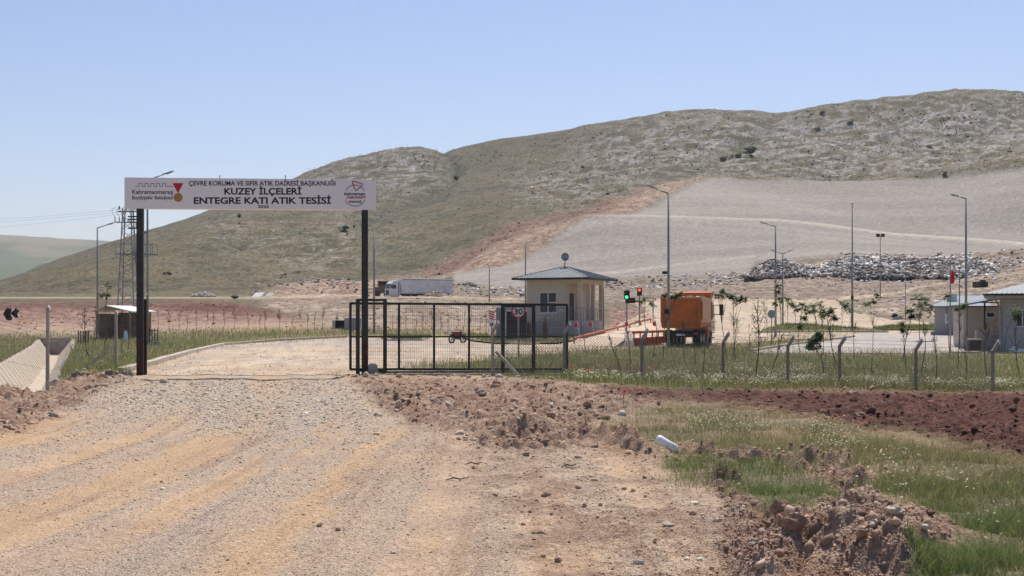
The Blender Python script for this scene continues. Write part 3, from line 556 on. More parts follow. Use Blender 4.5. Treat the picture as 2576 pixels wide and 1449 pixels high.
# ---------------- sliding gate and its guide frames
GY = 40.6
def gx(px): return (px-HALF)/F*GY
def gz(py): return EYE+(HOR-py)/F*GY
gt = thing('sliding_gate', 'long dark sliding gate leaf with wire mesh standing open at right of the entrance', 'gate', (gx(880), GY, 0))
x0 = gx(880); fr = MB(); b_ = .07
L_ = gx(1428)-x0; zt0, zt1, zb = gz(763), gz(767), gz(929)
fr.bar((0, 0, zt0), (L_, 0, zt1), b_).bar((0, 0, zb), (L_, 0, zb), b_).bar((0, 0, gz(847)), (L_, 0, gz(847)), .05).build('gate_frame', m('grn'), gt)
for px in (881.5, 1004, 1092, 1180, 1265, 1342, 1426.5):
    x = gx(px)-x0; MB().box(x-.035, x+.035, -.036, .036, zb, zt0+(zt1-zt0)*x/L_).build('upright', m('grn'), gt)
wm = MB(); n = int(L_/.055)
for k in range(1, n): x = k*L_/n; wm.bar((x, .01, zb), (x, .01, zt1), .006)
for k in range(1, 18): z = zb+(zt1-zb)*k/18; wm.bar((0, .018, z), (L_, .018, z), .005)
wm.build('wire_mesh', m('wire'), gt)
def guide(px0, px1, pyt, pyb, lab):
    g = thing('gate_guide_frame', lab, 'gate frame', (gx(px0), GY-.18, 0), 0, 'steel guide frames holding the gate'); w = gx(px1)-gx(px0); z1 = gz(pyt); z0 = gz(pyb)
    for x in (0, w): MB().box(x-.055, x+.055, -.05, .05, z0-.15, z1).build('post', m('grn'), g)
    MB().box(.056, w-.056, -.03, .03, z1-.07, z1-.002).build('top_bar', m('grn'), g)
    MB().box(.056, w-.056, -.03, .03, z0+.02, z0+.08).build('bottom_bar', m('grn'), g)
    return g
guide(902, 970, 752, 936, 'taller steel guide frame beside the right sign post'); guide(1265, 1342, 768, 934, 'shorter steel guide frame around the round speed sign')
q = MB().box(-.045, .045, -.04, .04, -.4, 2.25).build('gate_stop_post', m('rust')); q.location = (gl.x+.085, gl.y+.35, 0); tag(q, 'thin rusty gate stop post just behind the left sign post', 'post')
mo = thing('gate_motor', 'grey domed gate motor box between the right sign post and the guide frame', 'gate motor', (gx(940), GY-.25, gz(932)))
MB().prism([(-.13, 0), (.13, 0), (.13, .16), (.08, .22), (-.08, .22), (-.13, .16)], 'y', -.12, .12).build('housing', m('galv'), mo, bevel=.012); MB().box(-.16, .16, -.14, .14, -.12, -.002).build('base', m('conc'), mo)
sl2 = MB().box(gx(925)-x0, gx(1428)-x0, -.4, .25, -.14, .05).build('gate_track_footing', m('conc'), None, bevel=.02); sl2.location = (x0, GY, 0); tag(sl2, 'low concrete footing under the sliding gate with white stones before it', 'footing')
tr = MB().box(gx(930)-x0, gx(1425)-x0, .0, .05, .051, .10).build('gate_rail', m('grn')); tr.location = (x0, GY, 0); tag(tr, 'dark ground rail under the sliding gate', 'rail')

# ---------------- fence posts
def fpost(px, pyb, pyt, lab, bend=1, Y=None, brace=None, w=.095):
    Y = Y or float(seen_y(px, pyb)); x = (px-HALF)/F*Y; z0 = float(H(x, Y)); zt = EYE+(HOR-pyt)/F*Y; h = zt-z0
    t = thing('fence_post', lab, 'fence post', (x, Y, z0), random.uniform(-.05, .05), 'pale concrete posts of the site fence'); hb = h-.28 if bend else h
    p = MB(); a = w/2; bx = .17 if bend else .03; lx = random.uniform(-.02, .02)
    p.add([(-a, -a, -.4), (a, -a, -.4), (a, a, -.4), (-a, a, -.4), (lx-a*.85, -a, hb), (lx+a*.9, -a, hb-.05), (lx+a*.9, a, hb-.05), (lx-a*.85, a, hb), (lx+bx-a*.7, -a*.8, h), (lx+bx+a*.7, -a*.8, h-.08), (lx+bx+a*.7, a*.8, h-.08), (lx+bx-a*.7, a*.8, h)],
          [(0, 3, 2, 1)]+[(i, (i+1) % 4, 4+(i+1) % 4, 4+i) for i in range(4)]+[(4+i, 4+(i+1) % 4, 8+(i+1) % 4, 8+i) for i in range(4)]+[(8, 9, 10, 11)])
    p.build('shaft', m('conc'), t, bevel=.008)
    MB().hexa([(lx+bx-a*.75, -a*.85, h-.01), (lx+bx+a*.75, -a*.85, h-.1), (lx+bx+a*.75, a*.85, h-.1), (lx+bx-a*.75, a*.85, h-.01), (lx+bx-a*.7+.02, -a*.8, h+.05), (lx+bx+a*.75, -a*.8, h-.03), (lx+bx+a*.75, a*.8, h-.03), (lx+bx-a*.7+.02, a*.8, h+.05)]).build('white_tip', m('cap'), t)
    if brace:
        (bx0, by0), (bx1, by1) = brace; s = Y/F; MB().bar(((bx0-px)*s, .08, EYE+(HOR-by0)*s-z0), ((bx1-px)*s, -.1, EYE+(HOR-by1)*s-z0), .08).build('brace', m('concl'), t)
    return x, Y, z0, h
FP = []
FP.append(fpost(1240, 952, 808, 'concrete fence post with slanting brace in front of the gate mesh', 1, 39.2, ((1248, 885), (1303, 944))))
FP.append(fpost(1421, 954, 812, 'bent concrete fence post standing at the right end of the gate', 1, 39.3))
for px, pb, pt, lab in ((1615, 962, 828, 'bent fence post in front of the orange weighbridge, left of the dump truck'), (1819, 968, 836, 'bent fence post just right of the orange dump truck'),
    (1982, 975, 845, 'fence post right of the large street lamp, at the tip of the paved lot'), (2113, 978, 846, 'bent fence post in front of the left part of the paved lot'),
    (2303, 982, 853, 'bent fence post in front of the middle of the paved lot'), (2498, 988, 858, 'bent fence post in front of the grey building, farthest right')):
    FP.append(fpost(px, pb, pt, lab))
FL = [fpost(119, 945, 772, 'left fence post standing beside the drainage channel', 0, 40.5), fpost(292, 938, 784, 'fence post half hidden by grass left of the sign post with leaning brace', 0, 44, ((276, 868), (212, 936)))]
FL.insert(0, fpost(-95, 955, 775, 'fence post beyond the left edge', 0, 37.5))
def chain(posts, lab, r=.003):
    mb = MB(); 
    for (xa, ya, za, ha), (xb, yb, zb_, hb) in zip(posts[:-1], posts[1:]):
        L = math.hypot(xb-xa, yb-ya); n = int(L/.085); h = min(ha, hb)-.3
        def P(s, z): t = s/L; return (xa+(xb-xa)*t, ya+(yb-ya)*t-.07, za+(zb_-za)*t+z)
        for k in range(-int(h/.085), n+1):
            for sg in (0, 1):
                s0 = k*.085; s1 = s0+h; z0, z1 = .02, h
                if s0 < 0: z0 += -s0*1; s0 = 0
                if s1 > L: z1 -= (s1-L); s1 = L
                if z1 <= z0: continue
                p0, p1 = (P(s0, z0), P(s1, z1)) if sg == 0 else (P(L-s0, z0), P(L-s1, z1))
                mb.bar(p0, p1, r*2)
        for z in (.1, h*.5, h, h+.12, h+.22): mb.bar(P(0, z), P(L, z), .006)
    tag(mb.build('chain_link_fence', m('wire')), lab, 'wire fence')
chain(FP, 'thin chain link fence strung along the concrete posts right of the gate'); chain(FL, 'thin wire fence strung between the concrete posts at left', .0012)
def bagmesh(x, y, z, s, seed):
    r = random.Random(seed); mb = MB(); n = 5; vs = []
    for i in range(n+1):
        for j in range(n+1):
            u = i/n-.5; v = j/n; wdt = (.35+.65*math.sin(v*2.6+r.random()*.3))*s*.5; vs.append((x+u*wdt*2+.04*math.sin(v*7+seed), y+r.uniform(-.05, .05), z-v*s*1.6+r.uniform(-.06, .06)*s+abs(u)*.2*s))
    mb.add(vs, [(i*(n+1)+j, (i+1)*(n+1)+j, (i+1)*(n+1)+j+1, i*(n+1)+j+1) for i in range(n) for j in range(n)])
    mb.add([(a+.01, b+.012, c_) for a, b, c_ in vs], [(i*(n+1)+j, (i+1)*(n+1)+j, (i+1)*(n+1)+j+1, i*(n+1)+j+1) for i in range(n) for j in range(n)])
    return mb
for px, py, s, lab in ((20, 776, .22, 'larger torn black plastic bag caught on the fence wire at far left'), (38, 776, .17, 'smaller torn black plastic bag caught on the wire beside the larger one')):
    p = W(px, py, 39.2); tag(bagmesh(p.x, p.y, p.z, s, px).build('plastic_bag', m('bag')), lab, 'plastic bag')

# ---------------- traffic signs
def rsign():
    p = G(1304, 905); t = thing('speed_limit_sign', 'round red-rimmed speed limit sign reading 30 on a grey pole', 'traffic sign', tuple(p)); s = p.y/F; z = (905-784)*s
    MB().tube([(0, 0, -.2), (0, 0, z-.25)], .035, 8).build('pole', m('galv'), t)
    R_ = 17.8*s; circ = lambda r, n=36: [(r*math.cos(2*math.pi*k/n), z+r*math.sin(2*math.pi*k/n)) for k in range(n)]
    pl = MB().prism(circ(R_), 'y', -.05, -.03).build('disc', m('red'), t); MB().prism(circ(R_*.78), 'y', -.054, -.0505).build('white_face', m('white'), pl)
    global CONV, PARENT
    CONV = lambda u, v: ((u-1304)*s, (905-v)*s); PARENT = pl
    text('30', 1293.5, 1315.0, 777.0, 791.5, 'ink', pl, name='numerals', bold=.03, loc_y=-.058, th=.003)
rsign()
def ssign():
    s = 39.0/F; x = (1237-HALF)*s; z0 = EYE+(HOR-823)*s; t = thing('striped_warning_sign', 'small warning sign with red and white slanting stripes above a blue pictogram', 'warning sign', (x, 39.05, z0))
    w = 7.2*s; h = 40*s; pn = MB().box(-w, w, -.006, .006, 0, h).build('plate', m('white'), t)
    for k in range(4):
        z = h*.42+k*h*.15; MB().prism([(-w, z+.06), (w, z), (w, z+h*.075), (-w, z+h*.075+.06)], 'y', -.0095, -.0065).build('red_stripe', m('red'), pn)
    blu = mat('blue_pictogram_ink', (.03, .06, .2)); MB().prism([(.05*math.cos(2*math.pi*k/20), h*.17+.055*math.sin(2*math.pi*k/20)) for k in range(20)], 'y', -.009, -.0065).build('blue_disc', blu, pn)
    MB().box(-.008, .008, -.012, -.0095, h*.11, h*.23).build('pictogram', m('white'), pn)
    MB().box(-.02, .02, .007, .03, -.15, h*.9).build('bracket', m('galv'), t)
ssign()

# ---------------- street lamps and masts
def lamp(px, pyb, pyt, tips, lab, Y=None, mkey='galv', group='street lamps of the site', extra=None):
    p = G(px, pyb, Y); s = p.y/F; zt = EYE+(HOR-pyt)*s-p.z; t = thing('street_lamp', lab, 'street lamp', tuple(p), 0, group)
    MB().tube([(0, 0, -.1), (0, 0, zt)], [.10, .055], 10).build('pole', m(mkey), t, smooth=True); MB().box(-.17, .17, -.17, .17, -.05, .06).build('base_plate', m(mkey), t)
    for tx, ty in tips:
        dx = (tx-px)*s; dz = EYE+(HOR-ty)*s-p.z; k = .62
        ax, az = dx*k, zt+(dz-zt)*k*.95; MB().tube([(0, 0, zt-.02), (ax, 0, az)], [.045, .032], 8).build('arm', m(mkey), t, smooth=True)
        d = 1 if dx > 0 else -1; e = (dx, dz); n_ = (-(dz-az), dx-ax)
        MB().hexa([(ax-d*.1, -.08, az-.03), (ax-d*.1, .08, az-.03), (ax-d*.1, .08, az+.03), (ax-d*.1, -.08, az+.03), (dx, -.12, dz-.015), (dx, .12, dz-.015), (dx, .12, dz+.02), (dx, -.12, dz+.02)]).build('lamp_head', m(mkey), t)
        MB().hexa([(ax+(dx-ax)*.25, -.15, az+(dz-az)*.25-.05), (ax+(dx-ax)*.25, .15, az+(dz-az)*.25-.05), (ax+(dx-ax)*.25, .15, az+(dz-az)*.25+.035), (ax+(dx-ax)*.25, -.15, az+(dz-az)*.25+.035), (ax+(dx-ax)*.8, -.15, az+(dz-az)*.8-.045), (ax+(dx-ax)*.8, .15, az+(dz-az)*.8-.045), (ax+(dx-ax)*.8, .15, az+(dz-az)*.8+.03), (ax+(dx-ax)*.8, -.15, az+(dz-az)*.8+.03)]).build('lens_housing', m('galv'), t)
    return t, s, zt
lamp(245, 843, 573, [(287, 560)], 'slim street lamp with its arm to the right, farthest left', Y=112)
t, s, zt = lamp(371, 864, 452, [(437, 430)], 'tall lamp pole behind the left sign post, its head above the sign', Y=90)
MB().blob((-.05, -.12, (864-735)*s), .1, .1, .1, 2, 0).build('camera_dome', m('white'), t)
bx = MB().box(-.55, .1, -.3, .3, -.1, .28).build('cable_box', m('conc'), None); bx.location = G(382, 866, 89)+Vector((.5, 0, 0)); tag(bx, 'small pale concrete cable box at the foot of the lamp pole beside the sign', 'cable box')
lamp(941, 838, 579, [(905, 566)], 'faint pale lamp pole just right of the right sign post', Y=113)
t, s, zt = lamp(1681.5, 871, 486, [(1628, 466)], 'tall street lamp in front of the orange dump truck, arm to the left', Y=83.5)
MB().box(-.38, -.1, -.14, .14, (871-684)*s, (871-677)*s).build('floodlight', m('black'), t); MB().box(-.3, 0, -.3, -.06, (871-785)*s, (871-772)*s).build('control_box', m('black'), t)
lamp(1951, 846, 569, [(1911, 558)], 'street lamp beside the round mirror, arm to the left, mid right')
lamp(1969, 818, 638, [(1938, 628), (1994, 628)], 'shorter street lamp with two arms spreading left and right', Y=131)
lamp(2430, 882, 499, [(2392, 489)], 'tall street lamp in front of the building at far right', Y=88.5)
lamp(1322, 800, 613, [(1354, 597)], 'distant lamp pole partly behind the guard hut roof', Y=150)
lamp(1231, 775, 668, [(1222, 664)], 'small distant pole standing left of the guard hut', Y=190)
def mast(px, pyb, pyt, lab, nm, cat, r=(.09, .03), Y=None, ball=True, base=True):
    p = G(px, pyb, Y); s = p.y/F; h = EYE+(HOR-pyt)*s-p.z; t = thing(nm, lab, cat, tuple(p)); MB().tube([(0, 0, -.1), (0, 0, h*.5), (0, 0, h)], [r[0], (r[0]+r[1])/2, r[1]], 10).build('pole', m('galv'), t, smooth=True)
    if ball: MB().blob((0, 0, h+.05), .09, .09, .09, 2, 0).build('ball_top', m('galv'), t)
    if base: MB().box(-.4, .4, -.4, .4, -.1, .25).build('footing', m('conc'), t)
    return t, s, h
t, s, h = mast(2144, 829, 513, 'tall plain mast with a small ball on top on the grass island', 'mast', 'mast', (.12, .035)); MB().tube([(0, 0, h*.24), (0, 0, h*.27)], .13, 8).build('collar', m('black'), t)
t, s, h = mast(2214.5, 752, 596, 'floodlight mast with two lamps on the stony bank behind the lot', 'floodlight_mast', 'floodlight mast', (.10, .05), None, False)
MB().bar((-.55, 0, h), (.55, 0, h), .08).build('crossbar', m('galv'), t)
for dx in (-.38, .38): MB().hexa([(dx-.28, -.15, h+.05), (dx+.28, -.15, h+.05), (dx+.28, .25, h+.05), (dx-.28, .25, h+.05), (dx-.28, -.3, h+.5), (dx+.28, -.3, h+.5), (dx+.28, -.1, h+.6), (dx-.28, -.1, h+.6)]).build('floodlight', m('black'), t)
t, s, h = mast(2390.5, 868, 658, 'flagpole with a hanging red flag before the low building', 'flagpole', 'flagpole', (.06, .035), 92, True, False)
fl = MB(); vs = []
for i in range(9):
    for j in range(6):
        v = i/8; u = j/5; vs.append((.05+u*(.28-.12*v)+.03*math.sin(v*6+u*3), .06*math.sin(u*9+v*2), h-.55-v*.95-u*.28*(1-v)))
fl.add(vs, [(i*6+j, i*6+j+1, i*6+j+7, i*6+j+6) for i in range(8) for j in range(5)]).build('flag', m('flag'), t)
mast(2413.5, 862, 674, 'bare flagpole between the red flag and the tall lamp', 'flagpole', 'flagpole', (.055, .035), 95, True, False)
mast(2278, 806, 668, 'faint thin pole behind the leafy saplings of the lot', 'pole', 'pole', (.06, .04), 150, False, False)
t, s, h = mast(1643, 832, 747, 'short camera pole left of the orange dump truck', 'camera_pole', 'camera pole', (.05, .05), 118, False, False); MB().box(0, .35, -.08, .08, h*.68, h*.74).build('camera', m('white'), t)
t, s, h = mast(1941, 850, 790, 'round traffic mirror on a thin post beside the street lamp', 'traffic_mirror', 'traffic mirror', (.035, .035), 98, False, False)
MB().tube([(0, -.06, h), (0, -.02, h)], .28, 20).build('mirror_disc', m('galv'), t); MB().tube([(0, -.03, h), (0, .03, h)], .31, 20).build('mirror_rim', m('white'), t)
mast(2214, 753, 751, 'mast foot', 'x', 'x') if False else None

# ---------------- traffic lights + barrier + markers
def tlight(px, pyh, pyb, on, lab):
    p = G(px, pyb, 100 if on == 'green' else 112); s = p.y/F; z = EYE+(HOR-pyh)*s-p.z; t = thing('traffic_light', lab, 'traffic light', tuple(p), 0, 'traffic lights of the weighbridge')
    MB().tube([(0, .12, -.1), (0, .12, z-.25)], .06, 8).build('pole', m('galv'), t)
    hd = MB().box(-.2, .2, -.12, .12, z-.32, z+.34).build('housing', m('black'), t, bevel=.02)
    for zz, c_, k in ((z+.17, (.9, .06, .03), 'red'), (z-.16, (.03, .8, .28), 'green')):
        lit = (k == on); MB().tube([(-.03, -.125, zz), (-.03, -.14, zz)], .11, 16).build('lens', emit('lit_'+k, c_, 2.2) if lit else m('dark'), hd, ('lit '+k+' lens') if lit else 'unlit lens')
        MB().prism([(-.16, zz+.13), (.1, zz+.13), (.13, zz+.02), (.11, zz+.10), (-.16, zz+.11)], 'y', -.26, -.121).build('visor', m('black'), hd)
    return t, s, z, p
t, s, z, p = tlight(1577, 742, 850, 'green', 'traffic light showing green right of the guard hut'); MB().box(-.12, .62, -.08, .08, z-.62, z-.62+.42).build('display_board', m('black'), t)
t, s, z, p = tlight(1609, 735, 836, 'red', 'traffic light showing red, above the red barrier'); MB().box(-.75, .05, -.05, .05, z-.85, z-.65).build('red_bar', m('red'), t)
for px, lab in ((1452, 'small red flag marker nearest the guard hut steps'), (1489, 'small red flag marker in front of the hut platform'), (1579, 'small red flag marker below the green traffic light'), (1649, 'small red flag marker beside the truck tailgate')):
    p = G(px, 861, 98); s = p.y/F; t = thing('marker_flag', lab, 'marker flag', tuple(p), 0, 'red marker flags along the weighbridge'); z = (858-806)*s
    MB().tube([(.25, 0, 0), (0, 0, z)], .022, 6).build('rod', m('white'), t); MB().add([(0, 0, z), (-.22, .03, z-.18), (-.16, -.03, z-.42), (.06, 0, z-.36)], [(0, 1, 2, 3)]).build('flag', m('flag'), t)

# ---------------- buildings
def window(mbw, parent, x0, x1, z0, z1, y, div=1, nrm=-1):
    w = MB(); t = .06; a, b = (y-.02, y+.05) if nrm < 0 else (y-.05, y+.02)
    w.box(x0, x1, a, b, z0, z0+t).box(x0, x1, a, b, z1-t, z1).box(x0, x0+t, a, b, z0+t, z1-t).box(x1-t, x1, a, b, z0+t, z1-t)
    for k in range(1, div+1): xm = x0+(x1-x0)*k/(div+1); w.box(xm-t*.6, xm+t*.6, a+.005, b, z0+t, z1-t)
    f = w.build('window', m('pvc'), parent); MB().box(x0+t, x1-t, y+.02, y+.035, z0+t, z1-t).build('pane', m('glass'), f)
    MB().box(x0-.06, x1+.06, y-.08, y+.02, z0-.07, z0-.003).build('sill', m('pvc'), f); return f
def ribs_roof(verts, parent, m_, name='roof', step=.25, lift=.035):
    # a sheet roof: top faces given as polygons with a rib direction
    pass
ha = math.radians(-24); Yc = 108.0; Xc = (1462-HALF)/F*Yc
hz = float(H(Xc, Yc+2))-.1
hut = thing('guard_hut', 'beige guard hut with a blue-grey hipped metal roof and an open porch', 'guard hut', (Xc, Yc, hz), ha)
FL_ = EYE+(HOR-806)/F*Yc-hz; TOP = EYE+(HOR-702)/F*Yc-hz; Lx, Ly = 4.75, 5.2      # local: near right corner is the origin, hut spans x -Lx..0, y 0..Ly
px_ = -1.35
# base + walls with a recessed porch at the near right corner (x px_..0)
MB().box(-Lx, 0, 0, Ly, -.4, FL_).build('plinth', m('plasterg'), hut)
wl = MB(); wx0, wx1, wz0, wz1 = -Lx+1.12, -Lx+2.62, FL_+.62, FL_+2.28
wl.box(-Lx, wx0, 0, .2, FL_, TOP).box(wx1, px_, 0, .2, FL_, TOP).box(wx0, wx1, 0, .2, FL_, wz0).box(wx0, wx1, 0, .2, wz1, TOP)
wl.box(-Lx, -Lx+.2, .2, Ly, FL_, TOP).box(-Lx+.2, px_, Ly-.2, Ly, FL_, TOP).box(px_-.2, px_, .2, Ly-.2, FL_, TOP)
wl.build('wall', m('plaster'), hut)
window(None, hut, wx0, wx1, wz0, wz1, .06, 1)
MB().box(wx0+.1+.75, wx1-.08, .02, .05, wz0+.78, wz0+.86).build('blind', m('pvc'), hut)
MB().box(px_-.003, px_+.05, .9, 1.75, FL_+.02, FL_+2.2).build('door', m('brown'), hut)
dw = MB().box(px_-.003, px_+.04, 2.5, 3.6, FL_+.5, FL_+2.2).build('window', m('pvc'), hut); MB().box(px_+.041, px_+.05, 2.58, 3.52, FL_+.58, FL_+2.12).build('pane', m('glass'), dw)
for x, y in ((-.15, .15), (-.15, 2.05), (-.15, 3.1), (-.15, Ly-.18), ): MB().box(x-.15, x+.15, y-.15, y+.15, FL_+.001, TOP-.35).build('column', m('plaster'), hut)
MB().box(px_+.002, 0, 0, .3, TOP-.35, TOP).box(-.3, 0, .302, Ly, TOP-.349, TOP-.001).build('porch_beam', m('plaster'), hut)
MB().box(-Lx-.8, .8, -.8, Ly+.8, TOP, TOP+.10).build('eaves', m('plasterg'), hut)
apx = (-Lx/2, Ly/2-.2); apx2 = (-Lx/2, Ly/2+.2); RZ_ = TOP+.12; AZ = RZ_+1.02
e = .9; A_, B_, C_, D_ = (-Lx-e, -e, RZ_), (e, -e, RZ_), (e, Ly+e, RZ_), (-Lx-e, Ly+e, RZ_); P1_ = (*apx, AZ); P2_ = (*apx2, AZ)
rf = MB().add([A_, B_, C_, D_, P1_, P2_, (A_[0], A_[1], RZ_-.14), (B_[0], B_[1], RZ_-.14), (C_[0], C_[1], RZ_-.14), (D_[0], D_[1], RZ_-.14)], [(0, 1, 4), (1, 2, 5, 4), (2, 3, 5), (3, 0, 4, 5), (0, 6, 7, 1), (1, 7, 8, 2), (2, 8, 9, 3), (3, 9, 6, 0), (6, 9, 8, 7)]).build('roof', m('roof'), hut)
rb = MB(); W_ = Lx+2*e
k = .15
while k < W_-.1:
    x = -Lx-e+k; t = min(k, W_-k)/(W_/2); t = min(t, 1); rb.bar((x, -e, RZ_+.02), (x, -e+(apx[1]+e)*t, RZ_+.02+(AZ-RZ_)*t), .05, .05)
    k += .3
k = .15; D2 = Ly+2*e
while k < D2-.1:
    y = -e+k; t = min(min(k, D2-k)/(D2/2-.2), 1); rb.bar((e, y, RZ_+.02), (e-(e-apx[0])*t, y, RZ_+.02+(AZ-RZ_)*t), .05, .05); k += .3
rb.bar(A_, P1_, .12, .08).bar(B_, P1_, .12, .08).bar(C_, P2_, .12, .08).bar(P1_, P2_, .12, .08)
rb.build('roof_ribs', m('roof'), rf)
gu = MB().box(-Lx-e, e, -e-.08, -e-.002, RZ_-.16, RZ_-.02).box(e+.002, e+.08, -e, Ly+e, RZ_-.16, RZ_-.02).build('gutter', m('black'), hut)
MB().tube([(e, Ly+e-.1, RZ_-.15), (0.02, Ly-.1, RZ_-.75), (.06, Ly-.1, 0)], .05, 6).build('downpipe', m('plasterg'), hut)
rl = MB()
def rail(a, b, h=1.0, n=5):
    a = Vector(a); b = Vector(b); u = Vector((0, 0, h)); rl.tube([a+u, b+u], .03, 6); rl.tube([a+u*.5, b+u*.5], .018, 6)
    for k in range(n+1): q = a+(b-a)*k/n; rl.tube([q, q+u], .022, 6)
rail((-1.3, -.02, FL_), (0, -.02, FL_), 1.0, 3); rail((.02, 0, FL_), (.02, Ly, FL_), 1.0, 10)
rail((-1.45, -1.25, FL_), (-3.4, -1.25, .1), 1.0, 5); rail((-.1, -1.25, FL_), (-1.45, -1.25, FL_), 1.0, 3)
rl.build('railing', m('galv'), hut)
st = MB(); ns = 6
for k in range(ns): st.box(-1.45-(k+1)*.32, -1.45-k*.32, -1.25, -.002, -.2, FL_-FL_*(k+1)/(ns+1))
st.box(-1.45, -.05, -1.25, -.002, -.2, FL_-.003).build('stairs', m('plasterg'), hut)
p = hut.matrix_world
dq = Matrix.Translation((Xc, Yc, hz)) @ Matrix.Rotation(ha, 4, 'Z') @ Vector((apx[0], apx[1], AZ))
ds = thing('satellite_dish', 'round grey satellite dish on the peak of the guard hut roof', 'satellite dish', tuple(dq))
MB().tube([(0, 0, -.1), (.03, 0, .55)], .035, 6).build('mount', m('steel'), ds)
dm = MB(); vs = [(0.03, .06, .78)]; fs = []; n = 20
for r_, dy in ((.14, .04), (.26, -.02), (.34, -.08)):
    for k in range(n): a = 2*math.pi*k/n; vs.append((.03+r_*math.cos(a)*.95, dy, .78+r_*math.sin(a)))
fs += [(0, 1+k, 1+(k+1) % n) for k in range(n)]
for q in range(2): fs += [(1+q*n+k, 1+(q+1)*n+k, 1+(q+1)*n+(k+1) % n, 1+q*n+(k+1) % n) for k in range(n)]
dm.add(vs, fs).add([(a, b+.015, c) for a, b, c in vs], fs).build('reflector', m('galv'), ds, smooth=True)
MB().tube([(.03, -.05, .48), (.3, -.4, .55)], .012, 5).build('feed_arm', m('steel'), ds); MB().blob((.31, -.42, .57), .06, .06, .06, 1, 0).build('receiver', m('white'), ds)

def simple_gable(name, lab, cat, loc, rz, w, d, h, rise, wallk, roofk, over=.25, axis='x'):
    t = thing(name, lab, cat, loc, rz); MB().box(-w/2, w/2, 0, d, -.3, h).build('wall', m(wallk), t)
    r = MB(); r.add([(-w/2-over, -over, h), (w/2+over, -over, h), (w/2+over, d+over, h), (-w/2-over, d+over, h), (0, -over, h+rise), (0, d+over, h+rise), (-w/2-over, -over, h-.06), (w/2+over, -over, h-.06), (w/2+over, d+over, h-.06), (-w/2-over, d+over, h-.06), (0, -over, h+rise-.06), (0, d+over, h+rise-.06)],
        [(0, 4, 5, 3), (4, 1, 2, 5), (6, 9, 11, 10), (10, 11, 8, 7), (0, 6, 10, 4), (4, 10, 7, 1), (3, 5, 11, 9), (5, 2, 8, 11), (0, 3, 9, 6), (1, 7, 8, 2)]); r.build('roof', m(roofk), t); return t
# kiosk left of the hut
p = G(1287, 850, 101); s = p.y/F; w = 78*s; h = (850-768)*s
kk = thing('kiosk', 'low grey corrugated kiosk with white roof and dark open front beside the hut', 'kiosk', tuple(p))
c = MB(); n = 26
for k in range(n): x = -w/2+k*w/n; c.box(x, x+w/n*.55, 0, .05, -.2, h)
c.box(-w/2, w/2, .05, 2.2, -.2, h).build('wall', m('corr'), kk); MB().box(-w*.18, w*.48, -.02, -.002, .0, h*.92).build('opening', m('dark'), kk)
MB().box(-w*.2, -w*.17, -.05, -.021, 0, h*.95).box(-w*.2, w*.49, -.05, -.021, h*.9, h*.96).build('front_frame', m('pvc'), kk)
for k in range(7): MB().box(-w*.16, w*.47, -.04, -.022, .2+k*.28, .24+k*.28).build('shutter_slat', m('brown'), kk)
MB().add([(-w/2-.1, -.25, h), (w/2+.1, -.25, h), (w/2+.1, 2.4, h), (-w/2-.1, 2.4, h), (-w*.12, -.1, h+.36), (w*.3, -.1, h+.36), (w*.3, 2.2, h+.36), (-w*.12, 2.2, h+.36)], [(0, 3, 2, 1), (4, 5, 6, 7), (0, 1, 5, 4), (1, 2, 6, 5), (2, 3, 7, 6), (3, 0, 4, 7)]).build('roof', m('roofw'), kk)
# open shed left
p = G(285, 846, 105); s = p.y/F
sh = thing('open_shed', 'small open shed with a bright white gabled roof left of the sign post', 'shed', tuple(p), math.radians(-20)); w, d, h = 3.1, 2.6, (846-778)*s
for x in (-w/2, w/2):
    for y in (0, d): MB().box(x-.06, x+.06, y-.06, y+.06, -.2, h).build('post', m('wood'), sh)
MB().box(-w/2+.1, w*.2, d-.2, d, 0, h*.95).box(-w/2+.08, -w/2+.22, .1, d-.2, 0, h*.9).build('back_wall', m('brick'), sh)
MB().box(w*.1, w/2-.1, .3, d-.3, 0, h*.45).build('stacked_boards', m('brownm'), sh)
MB().add([(-w/2-.35, -.3, h), (-w/2-.35, d+.3, h), (-.45, d+.3, h+.45), (-.45, -.3, h+.45), (w/2+.4, -.3, h-.02), (w/2+.4, d+.3, h-.02), (-w/2-.35, -.3, h-.06), (-w/2-.35, d+.3, h-.06), (-.45, d+.3, h+.39), (-.45, -.3, h+.39), (w/2+.4, -.3, h-.08), (w/2+.4, d+.3, h-.08)],
   [(0, 3, 2, 1), (3, 4, 5, 2), (6, 7, 8, 9), (9, 8, 11, 10), (0, 6, 9, 3), (3, 9, 10, 4), (4, 10, 11, 5), (5, 11, 8, 2), (2, 8, 7, 1), (1, 7, 6, 0)]).build('roof', m('roofw'), sh)
wp = MB().add([(0, 0, 0), (.35, 0, 0), (.3, .1, .75), (.05, .1, .8)], [(0, 1, 2, 3)]).add([(0.02, .03, 0), (.35, .03, 0), (.3, .13, .75), (.05, .13, .8)], [(0, 1, 2, 3)]).build('white_board', m('white')); wp.location = G(310, 850, 100); tag(wp, 'white board leaning by the right corner of the open shed', 'board')
def bars(px0, px1, pyb, pyt, Y, n, lab):
    p = G(px0, pyb, Y); s = Y/F; t = thing('bar_fence', lab, 'bar fence', tuple(p)); w = (px1-px0)*s; h = (pyb-pyt)*s
    for k in range(n): x = w*k/(n-1); MB().box(x-.03, x+.03, -.03, .03, -.1, h).build('bar', m('steel'), t)
    MB().box(0, w, .031, .06, h*.15, h*.2).box(0, w, .031, .06, h*.85, h*.9).build('cross_rail', m('steel'), t)
bars(197, 222, 846, 812, 95, 5, 'dark vertical bar fence left of the open shed'); bars(376, 396, 848, 811, 95, 4, 'dark vertical bar fence right of the left sign post')
